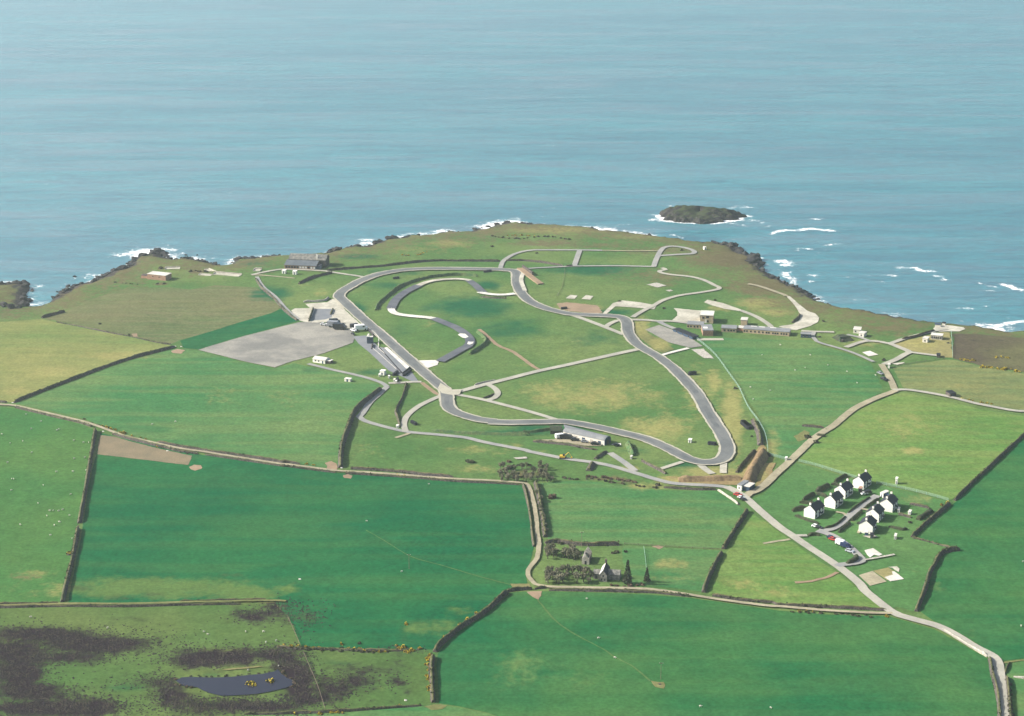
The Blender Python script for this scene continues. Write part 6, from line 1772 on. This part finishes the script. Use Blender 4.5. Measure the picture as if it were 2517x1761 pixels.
for p, k in (((1585, 985), 'leftmost'), ((1705, 885), 'second from the left'), ((1760, 848), 'third from the left'), ((1830, 795), 'rightmost')):
    plant('gorse', W('C2', *p)[0], 1.3, GL + 'on the long dividing hedgebank, ' + k + ' of four', 'bush')
plant('gorse', W('C2', 770, 1040)[0], 1.2, 'lone gorse bush just above the moor hedge, left one', 'bush')
plant('scrub', W('C2', 910, 1035)[0], 1.1, 'lone dark bush just above the moor hedge, right one', 'bush')
plant('gorse', W('C2', 1278, 882)[0], 1.1, 'lone gorse bush in the green field above the hedge gap', 'bush')
plant('gorse', W('B1', 548, 1360)[0], 2.0, 'single big gorse bush on the sheep pasture hedgebank', 'bush')
plant('gorse', W('E3', 1100, 755)[0], 1.9, 'gorse clump islet in the pond, left of two', 'bush')
plant('gorse', W('E3', 1290, 725)[0], 1.9, 'gorse clump islet in the pond, right of two', 'bush')
along('gorse', W('C2', 540, 1585, 620, 1582, 700, 1578, 800, 1574), 7, .8, 1.2, GL + 'on the bottom bank of the moor', 'bush', 'gorse on the bottom bank')
plant('gorse', W('C2', 1222, 1530)[0], 1.1, 'lone gorse bush on the bottom bank near the gateway', 'bush')
plant('gorse', W('C2', 400, 1590)[0], 1.0, 'lone gorse bush on the bottom bank at the left', 'bush')
along('scrub', W('C4', 390, 778, 520, 785, 640, 790), 7, .8, 1.2, 'dark scrub bush below the lower farm lane, western run', 'bush', 'western scrub below the lower lane')
along('gorse', W('C4', 450, 772, 580, 780), 4, .7, 1.0, GL + 'below the lower farm lane', 'bush', 'gorse below the lower lane')
along('scrub', W('C4', 770, 800, 900, 810, 1080, 822), 10, .8, 1.2, 'dark scrub bush below the lower farm lane, eastern run', 'bush', 'eastern scrub below the lower lane')
plant('gorse', W('C4', 1165, 822)[0], 1.0, 'lone gorse bush at the lower road junction', 'bush')
along('scrub', W('C4', 0, 690, 150, 708, 340, 728, 520, 740, 700, 752), 14, .7, 1.1, 'brown green scrub bush on the bank above the lower farm lane', 'bush', 'scrub above the lower lane')
along('gorse', W('B4', 1610, 985, 1650, 960), 2, 1.1, 1.4, GL + 'on the hedgebank corner by the gardens', 'bush', 'gorse by the gardens')
along('gorse', W('A4', 1740, 1042, 1800, 1050, 1840, 1055), 6, 1.1, 1.7, GL + 'at the left end of the heather edge', 'bush', 'gorse left of the heather edge')
along('gorse', W('A4', 1910, 1098, 2050, 1118, 2130, 1120, 2220, 1140), 13, 1.1, 1.8, GL + 'along the lower edge of the dark heather', 'bush', 'gorse along the heather edge')
along('gorse', W('A4', 2040, 1025, 2120, 1030), 4, 1.1, 1.6, GL + 'inside the dark heather', 'bush', 'gorse in the heather')
along('gorse', W('A2', 1240, 280, 1340, 285, 1440, 260), 8, .7, 1.2, GL + 'on the headland slope above the long wall', 'bush', 'gorse on the headland slope')
along('gorse', W('A3', 150, 130, 250, 125, 380, 135), 8, .8, 1.4, GL + 'near the headland tip', 'bush', 'gorse near the headland tip')
along('scrub', W('A3', 20, 130, 150, 150, 300, 150, 450, 135, 640, 160), 20, .9, 1.7, 'dark scrub bush near the headland tip', 'bush', 'scrub near the headland tip')
along('scrub', W('A1', 900, 432, 1000, 440, 1090, 448), 7, .6, 1.0, 'dark scrub bush in the dip below the brick blockhouse, left group', 'bush', 'scrub left below the blockhouse')
along('scrub', W('A1', 1235, 448, 1310, 442), 5, .8, 1.2, 'dark scrub bush right below the brick blockhouse', 'bush', 'scrub right below the blockhouse')
along('scrub', W('A1', 1490, 350, 1560, 345, 1640, 350), 7, 1.0, 1.6, 'dark scrub bush beside the ruins by the cove', 'bush', 'scrub by the cove ruins')
plant('scrub', W('A1', 1270, 325)[0], 2.0, 'dark thorn bush behind the brick blockhouse', 'bush')
plant('scrub', W('A1', 1020, 855)[0], 1.7, 'dark bush in the bank between the olive and yellowish fields', 'bush')
plant('scrub', W('A1', 790, 762)[0], 1.2, 'small dark bush standing in the olive field', 'bush')
# thicket at the head of the farmhouse lane
TH = 'tangled bare thicket tree at the head of the farmhouse lane'
for i in range(56):
    x, y = random.uniform(90, 515), random.uniform(670, 790)
    plant('twig', W('B3', x, y)[0], random.uniform(.65, 1.0), TH, 'tree', 'thicket at the lane head')
along('scrub', W('B3', 150, 690, 240, 660, 330, 655), 8, 1.0, 1.6, 'dark scrub bush on the upper edge of the thicket', 'bush', 'scrub above the thicket')
along('brown', W('B3', 780, 742, 900, 755, 1050, 775, 1190, 790), 16, .9, 1.5, 'brown scrub bush between the camp road and the pasture', 'bush', 'brown scrub by the camp road')
along('scrub', W('B3', 520, 760, 700, 765, 850, 770, 1000, 800, 1150, 815, 1350, 835), 18, .8, 1.4, 'dark scrub bush on the pasture edge below the camp road', 'bush', 'scrub on the pasture edge')
plant('scrub', W('B3', 1340, 815)[0], 2.0, 'round green bush beside the camp entrance road', 'bush')
plant('brown', W('G2', 1255, 760)[0], 2.6, 'big round brown bush alone in the pasture by the farmhouse lane', 'bush')
plant('brown', W('B3', 165, 632)[0], 1.5, 'dark leafy bush beside the pale rubble strip', 'bush')
plant('scrub', W('B2', 1780, 630)[0], 2.4, 'tall dark bush in the rough camp grass', 'bush')
along('twig', W('B3', 385, 830, 405, 930, 425, 1040, 440, 1120, 455, 1215), 20, .5, .8, 'bare hedge tree on the right of the farmhouse lane', 'tree', 'hedge trees of the farmhouse lane')
# farmhouse garden: two belts of bare trees
for i in range(24):
    plant('twig', W('D7', random.uniform(240, 900), random.uniform(270, 470))[0], random.uniform(.8, 1.15), 'bare orchard tree in the upper belt left of the ruined barn', 'tree', 'upper belt of bare trees')
for i in range(32):
    plant('twig', W('D7', random.uniform(240, 1180), random.uniform(730, 930))[0], random.uniform(.8, 1.2), 'bare orchard tree in the lower belt left of the farmhouse', 'tree', 'lower belt of bare trees')
along('scrub', W('D7', 300, 110, 600, 130, 1000, 150, 1450, 155), 12, 1.0, 1.6, 'dark hedge bush above the farmhouse orchard', 'bush', 'hedge bushes above the orchard')
for i in range(5):
    plant('scrub', W('D7', random.uniform(1560, 1850), random.uniform(300, 330))[0], 1.1, 'dark bush in the row behind the farmhouse', 'bush', 'bush row behind the farmhouse')
plant('conifer', W('D7', 1865, 930)[0], 1.25, 'tall dark conifer right of the farmhouse', 'tree')
plant('conifer', W('C3', 1252, 545)[0], .85, 'smaller dark conifer farther right of the farmhouse', 'tree')
along('brown', W('D7', 1600, 980, 1900, 1000, 2150, 960), 7, .9, 1.4, 'brown shrub in the garden in front of the tall conifer', 'bush', 'shrubs before the conifer')
for i, (x, y, w) in enumerate([(545, 440, 'left of the lane'), (640, 425, 'right of the lane'), (605, 478, 'nearest the camera'), (690, 380, 'farthest up the lane')]):
    plant('scrub', W('B4', x, y)[0], (2.3, 2.3, 2.1, 1.2)[i], 'dark round bush at the small lane enclosure, ' + w, 'bush')
for fr, x, y, s, lb in [('A4', 665, 742, 1.4, 'dark bush on the heath right of the turning apron'), ('A4', 630, 865, 1.2, 'dark bush beside the road bend by the dark hut'), ('A4', 1140, 1050, 1.7, 'dark bush above the parking pad'),
                        ('A4', 1650, 915, 1.3, 'dark bush by the heather fence'), ('A3', 1390, 705, 1.3, 'dark bush at the concrete strip end'), ('A3', 1035, 650, 1.5, 'dark bush on the upper concrete strip'),
                        ('A3', 1790, 640, 1.2, 'dark bush beside the concrete wedge'), ('A3', 1630, 915, 1.4, 'dark bush at the start of the wire fence'), ('A3', 1530, 245, 1.8, 'dark bush inside the headland road loop'),
                        ('A3', 380, 268, 1.3, 'dark bush below the headland road'), ('D6', 1030, 490, 2.0, 'dark round bush at the fence corner by the mound'), ('B3', 2080, 430, 1.0, 'small dark bush by the hairpin barrier'),
                        ('A3', 1950, 1335, 1.6, 'dark bush beside the fence bend in the green field'), ('D4', 280, 670, 1.0, 'small bush in the second house garden, left'), ('D4', 430, 660, .8, 'small bush in the second house garden, right'),
                        ('B4', 1350, 1110, 1.2, 'bush in the right hand gardens'), ('A3', 30, 215, 1.6, 'dark bush on the western side of the headland tip'), ('A4', 1660, 1340, 1.4, 'bush by the roadside shelter')]:
    plant('scrub', W(fr, x, y)[0], s, lb, 'bush')
along('scrub', W('C4', 2120, 1320, 2130, 1400, 2145, 1500, 2155, 1600), 10, .8, 1.2, 'dark hedge bush right of the road at the bottom right corner', 'bush', 'hedge bushes at the bottom right')
along('scrub', W('C3', 980, 615, 1100, 622, 1250, 628), 8, .8, 1.2, 'dark hedge bush below the lane under the conifer', 'bush', 'hedge bushes under the conifer')
along('gorse', W('A4', 1720, 1345, 1820, 1365, 1980, 1395), 8, .7, 1.2, GL + 'beside the pale lane on the right', 'bush', 'gorse beside the pale lane')
along('scrub', W('D5', -300, 440, 0, 470, 300, 520, 600, 575, 860, 605), 18, .7, 1.2, 'dark bush on the lower edge of the stock yard', 'bush', 'bushes of the stock yard')

along('scrub', W('E3', 480, 672, 650, 672, 850, 672, 1050, 655, 1250, 632, 1340, 610), 16, .5, .9, 'dark rush clump along the upper edge of the pond', 'bush', 'rushes above the pond')
along('brown', W('E3', 340, 700, 370, 760, 480, 778), 7, .6, 1.0, 'brown rush clump at the left tip of the pond', 'bush', 'rushes left of the pond')
along('brown', W('E3', 1385, 600, 1420, 660, 1500, 705, 1525, 770), 9, .6, 1.1, 'brown rush clump at the right shore of the pond', 'bush', 'rushes right of the pond')
along('scrub', W('E3', 600, 822, 720, 856, 830, 874), 6, .4, .7, 'dark rush clump on the lower edge of the pond', 'bush', 'rushes below the pond')
# ------------------------------------------------------------------ heather on the moor: uncountable tufts
def heather():
    vs, fs = [], []
    r = np.random.RandomState(5)
    zones = [bl for bl in BLOBS['heath'] if bl[1] > 1490 and bl[0] < 1080 and bl[4] >= .55]
    for (u, v, rx, ry, a) in zones:
        n = int(min(1800, rx * ry * .30 * a))
        for _ in range(n):
            du, dv = r.normal(0, .72, 2)
            x, y = at_z(u + du * rx, v + dv * ry, 0)
            pu, pvv = u + du * rx, v + dv * ry
            eu, ev = (pu - 350) * 4.1, (pvv - 1500) * 4.1
            if 330 < eu < 1530 and 620 < ev < 870:
                continue
            z = hz(x, y) + .12
            s = r.uniform(.2, .6)
            h = s * r.uniform(.5, .9)
            j = len(vs)
            k = 5
            ph = r.uniform(0, 6)
            for i in range(k):
                t = ph + i * 6.283 / k
                q = s * r.uniform(.7, 1.2)
                vs.append((x + q * math.cos(t), y + q * math.sin(t), z))
            vs.append((x, y, z + h))
            for i in range(k):
                fs.append((j + i, j + (i + 1) % k, j + k))
    link_mesh('heather_tufts', vs, fs, 'heather_tuft', kind='stuff')


heather()

# ------------------------------------------------------------------ vehicles
def car_proto(body, kind='car'):
    t = thing(kind, 'vehicle', kind)
    if kind == 'car':
        MB().prism([(-2.1, .3), (-2.1, .85), (-1.9, .95), (-1.0, .98), (1.0, .98), (1.95, .88), (2.1, .75), (2.1, .3)], -.82, .82).build('body', body, t)
        MB().add([(-1.7, -.72, .975), (1.0, -.72, .975), (1.0, .72, .975), (-1.7, .72, .975), (-1.25, -.6, 1.42), (.35, -.6, 1.42), (.35, .6, 1.42), (-1.25, .6, 1.42)],
                 [(0, 1, 5, 4), (1, 2, 6, 5), (2, 3, 7, 6), (3, 0, 4, 7)]).build('windows', 'glass', t)
        MB().box(-1.3, .4, -.63, .63, 1.4, 1.47).build('roof', body, t)
        wx, wy, wr = 1.3, .8, .31
    else:
        MB().prism([(-2.5, .35), (-2.5, 2.2), (1.3, 2.2), (1.9, 1.35), (2.5, 1.2), (2.5, .35)], -.95, .95).build('body', body, t)
        MB().add([(1.36, -.8, 2.1), (1.86, -.8, 1.42), (1.86, .8, 1.42), (1.36, .8, 2.1)], [(0, 1, 2, 3)]).build('windscreen', 'glass', t)
        for s in (-1, 1):
            MB().box(.5, 1.3, s * .95 - .02, s * .95 + .02, 1.3, 1.9).build('side_window', 'glass', t)
        wx, wy, wr = 1.6, .92, .36
    for sx in (-1, 1):
        for sy in (-1, 1):
            MB().cyl((sx * wx, sy * wy - .1, wr), (sx * wx, sy * wy + .1, wr), wr, None, 12).build('wheel', 'dark', t)
    return t


VEH = [('red', 'car', 'D4', 700, 1450, -38, 'red car parked behind the navy car by the house road', 1.1), ('navy', 'car', 'G1', 340, 370, -38, 'navy car at the head of the row by the house road', 1.1),
       ('white_paint', 'van', 'G1', 540, 500, -38, 'white van parked in the row by the house road', 1.25), ('navy', 'van', 'G1', 625, 545, -38, 'dark blue van parked next to the white van', 1.1),
       ('silver', 'car', 'G1', 710, 640, -38, 'silver blue car at the lower end of the parked row', 1.15), ('white_paint', 'car', 'D4', 365, 1195, -35, 'white car on the grass left of the cul-de-sac mouth', 1.15),
       ('black_paint', 'car', 'D4', 430, 1215, -35, 'dark car beside the white car at the cul-de-sac mouth', 1.0), ('white_paint', 'car', 'D4', 1320, 545, 25, 'white car at the head of the cul-de-sac', 1.0),
       ('black_paint', 'van', 'D4', 1385, 530, 25, 'dark van at the head of the cul-de-sac', 1.0), ('red', 'car', 'D6', 430, 1295, -35, 'red car at the camp entrance junction', 1.2),
       ('white_paint', 'car', 'D6', 490, 1345, -35, 'white car behind the red car at the camp entrance', 1.0), ('black_paint', 'car', 'D6', 530, 1380, -35, 'dark car behind the white car at the camp entrance', 1.0),
       ('grey_paint', 'car', 'D8', 1195, 865, -60, 'grey car on the lane below the parking pad, upper of two', 1.2), ('black_paint', 'car', 'D8', 1248, 945, -60, 'black car on the lane below the parking pad, lower of two', 1.4),
       ('white_paint', 'car', 'D2', 440, 330, 5, 'white car on the paddock edge, left of two', 1.1), ('white_paint', 'car', 'D2', 515, 342, 5, 'white car on the paddock edge, right of two', 1.1),
       ('black_paint', 'car', 'D2', 548, 308, 5, 'dark car behind the two white paddock cars', 1.1), ('black_paint', 'van', 'D2', 665, 300, 10, 'dark van shape as shade of the paddock hut', 1.7),  # the dark van shape stands in for hut shade
       ('grey_paint', 'van', 'D2', 660, 365, -10, 'grey lorry shape for the grey roofed paddock hut', 2.0), ('black_paint', 'van', 'D2', 765, 410, -10, 'dark van shape as shadow right of the paddock hut', 2.0),  # grey and dark van shapes stand in for a hut and its shadow
       ('white_paint', 'van', 'D2', 1185, 430, 15, 'big white lorry parked by the pit straight', 1.9), ('black_paint', 'van', 'D2', 1065, 385, 30, 'dark trailer left of the big white lorry', 1.5),
       ('white_paint', 'car', 'D2', 1035, 450, -50, 'white and dark car below the dark trailer', 1.4), ('black_paint', 'car', 'D2', 1025, 515, -50, 'small dark car at the top of the pit lane', .9),
       ('black_paint', 'van', 'D5', 300, 410, -15, 'dark farm trailer in the stock yard, upper of two', 1.2), ('black_paint', 'van', 'D5', 225, 400, 5, 'dark farm trailer in the stock yard, lower of two', 1.3),
       ('black_paint', 'car', 'D5', 430, 445, -5, 'dark car right of the stock yard trailers', 1.3), ('grey_paint', 'car', 'D5', 620, 480, -10, 'grey car in front of the long white shed', 1.1),
       ('black_paint', 'car', 'D5', 825, 525, -10, 'dark car in front of the right end of the long white shed', 1.3), ('black_paint', 'car', 'D5', 1245, 545, 0, 'dark car on the white pad right of the long white shed', 1.0),
       ('white_paint', 'van', 'D5', 140, 395, 20, 'white caravan at the left end of the stock yard', 1.3)]
protos = {}
for body, kind, fr, x, y, ang, lb, s in VEH:
    p = W(fr, x, y)[0]
    loc = (p[0], p[1], hz(*p) + .62)
    if (body, kind) not in protos:
        o = car_proto(body, kind)
        protos[(body, kind)] = o
        o.location, o.rotation_euler, o.scale = loc, (0, 0, R(ang)), (s, s, s)
        tag(o, lb, kind)
    else:
        dup(protos[(body, kind)], loc, R(ang), s, lb, None, kind)
# yellow digger on the camp road
p = W('D5', 190, 790)[0]
t = thing('yellow_digger', 'yellow excavator digger working beside the camp road', 'digger', (p[0], p[1], hz(*p) + .3), R(-10))
for s in (-1, 1):
    MB().prism([(-1.9, .15), (-2.1, .5), (-1.8, .9), (1.8, .9), (2.1, .5), (1.9, .15)], s * 1.1 - .3, s * 1.1 + .3).build('track', 'dark', t)
b_ = MB().box(-1.9, 1.3, -1.2, 1.2, .95, 2.0).build('house', 'yellow', t)
MB().box(.0, 1.25, -1.15, -.1, 2.0, 3.0).build('cab', 'glass', t)
MB().cyl((1.0, .3, 1.7), (3.4, .3, 4.0), .22, .16, 6).build('boom', 'yellow', t)
MB().cyl((3.4, .3, 4.0), (5.2, .3, 1.6), .16, .12, 6).build('stick', 'yellow', t)
MB().prism([(4.8, .4), (5.0, 1.6), (5.6, 1.3), (5.7, .6)], -.2, .8).build('bucket', 'yellow', t)

# ------------------------------------------------------------------ sheep
sv, sf = MB(), None
bv, bf = ico(2)
sm = MB()
sm.add(bv * np.array([.72, .36, .38]) + np.array([0, 0, .72]), bf)
sm.add(bv * np.array([.2, .13, .15]) + np.array([.82, 0, .82]), bf)
for lx_, ly_ in ((-.45, -.18), (-.45, .18), (.45, -.18), (.45, .18)):
    sm.cyl((lx_, ly_, 0), (lx_, ly_, .6), .06, .08, 5)
sheep0 = sm.build('sheep', 'sheep', smooth=True)
first = [True]
FLOCKS = [('white sheep grazing in the pasture left of the straight hedgebank', 'sheep of the left pasture', 'B1',
           (15, 415, 80, 485, 180, 470, 205, 258, 325, 315, 248, 372, 450, 385, 465, 375, 583, 465, 660, 480, 700, 480, 585, 608, 670, 600, 575, 710, 680, 700, 445, 712, 93, 768, 108, 770, 342, 818, 90, 858,
            558, 890, 395, 1020, 420, 1018, 495, 1012, 465, 1022, 370, 1060, 550, 1057, 470, 1110, 160, 1130, 430, 1135, 400, 1213, 570, 1240, 60, 640, 250, 560, 300, 960)),
          ('pale sheep on the rough grass of the moor', 'sheep of the moor', 'C1', (850, 915, 1610, 945, 1640, 965, 1940, 945, 2080, 945, 2100, 1030, 2180, 1015, 245, 830, 1960, 1250, 2200, 1215)),
          ('pale sheep in the green field below the long barracks', 'sheep below the barracks', 'A4', (325, 930, 700, 1090, 440, 1130, 520, 1110, 1075, 1170, 88, 1265, 245, 1290, 110, 1360, 180, 1010, 560, 1010, 12, 1280, 850, 1140, 930, 1230)),
          ('white sheep in the big green field at the bottom', 'sheep of the bottom field', 'C3', (780, 685, 1675, 1535, 2230, 1545, 870, 995, 1000, 1150)),
          ('white sheep in the deep green field', 'sheep of the deep green field', 'B2', (967, 1100, 1245, 1500, 1460, 810)),
          ('white sheep in the right hand green field', 'sheep of the right field', 'C4', (2225, 900, 2240, 390)),
          ('white sheep in the central green pasture', 'sheep of the central pasture', 'B1', (1385, 315, 1200, 338))]
for lb, grp, fr, c in FLOCKS:
    for i in range(0, len(c), 2):
        p = W(fr, c[i], c[i + 1])[0]
        if first[0]:
            o = sheep0
            first[0] = False
        else:
            o = sheep0.copy()
            COL.objects.link(o)
        o.location = (p[0], p[1], hz(*p) + .1)
        o.rotation_euler = (0, 0, random.uniform(0, 6.28))
        s = random.uniform(.72, .95)
        o.scale = (s, s, s)
        tag(o, lb, 'sheep', grp)

# ------------------------------------------------------------------ poles, gate piers, stones
for fr, x, y, h, lb in [('C2', 1303, 445, 8.5, 'wooden utility pole alone in the deep green field'), ('C3', 1362, 1315, 8.5, 'wooden utility pole beside the worn hollow in the bottom field'),
                        ('D7', 960, 205, 9, 'pale utility pole above the ruined barn'), ('D7', 945, 690, 9, 'pale utility pole between the two belts of bare trees'), ('D7', 250, 900, 7, 'utility pole at the left end of the lower tree belt')]:
    p = W(fr, x, y)[0]
    t = thing('utility_pole', lb, 'pole', (p[0], p[1], hz(*p)))
    MB().cyl((0, 0, -.3), (0, 0, h), .14, .09, 7).build('pole', 'wood', t)
    MB().box(-1.0, 1.0, -.07, .07, h - .6, h - .42).build('cross_arm', 'wood', t)
    for x_ in (-.8, .8):
        MB().cyl((x_, 0, h - .42), (x_, 0, h - .2), .06, .05, 6).build('insulator', 'white', t)
for fr, x, y, lb in [('A1', 1385, 940, 'pale boulder pile at the gateway between three fields, left stone'), ('A1', 1430, 942, 'pale boulder pile at the gateway between three fields, right stone'), ('B1', 645, 325, 'white stone by the lane above the sheep pasture'),
                     ('B1', 815, 392, 'white stone at the corner of the tilled strip'), ('B1', 1322, 545, 'white stone in the tilled strip hedge'), ('B1', 100, 165, 'white stone at the far left lane gateway'),
                     ('C2', 440, 528, 'white stone at the spring in the deep green field'), ('C2', 1275, 1485, 'white stone on the moor near the bottom gateway'), ('C3', 1355, 1358, 'dark stone trough in the worn hollow'),
                     ('B2', 770, 680, 'white stone at the foot of the tall curving hedgebank'), ('B3', 1975, 968, 'dark gate pier at the end of the pale entrance wall')]:
    p = W(fr, x, y)[0]
    o = bpy.data.objects.new('field_stone', rocks[2].copy())
    o.data.materials.clear()
    o.data.materials.append(M['stone' if 'dark' in lb else 'white_concrete'])
    COL.objects.link(o)
    o.location = (p[0], p[1], hz(*p) + .3)
    o.scale = (.9, .75, .6)
    tag(o, lb, 'stone')
bank('entrance_wall', 'straight pale wall running from the camp entrance into the pasture', 'wall', W('B3', 1815, 856, 1900, 912, 1972, 965), 1.1, 1.0, .8, side='stone_pale', cap='stone_pale', step=2)

# prototypes that were never planted are removed
for kk in PROTO:
    for root in PROTO[kk]:
        if root.name not in used:
            for ch in list(root.children):
                bpy.data.objects.remove(ch)
            bpy.data.objects.remove(root)

# ------------------------------------------------------------------ haze
hb = MB().box(-31000, 31000, -3500, 43000, -18, 420)
hz_o = hb.build('haze', 'white', kind='stuff')
hz_o.data.materials.clear()
hm = bpy.data.materials.new('haze_air')
hm.use_nodes = True
nt = hm.node_tree
for n in list(nt.nodes):
    if n.type == 'BSDF_PRINCIPLED':
        nt.nodes.remove(n)
pv = nt.nodes.new('ShaderNodeVolumePrincipled')
pv.inputs['Color'].default_value = (.86, .95, 1.0, 1)
pv.inputs['Density'].default_value = HAZE_DENSITY
pv.inputs['Anisotropy'].default_value = .40
nt.links.new(pv.outputs[0], [n for n in nt.nodes if n.type == 'OUTPUT_MATERIAL'][0].inputs['Volume'])
hz_o.data.materials.append(hm)
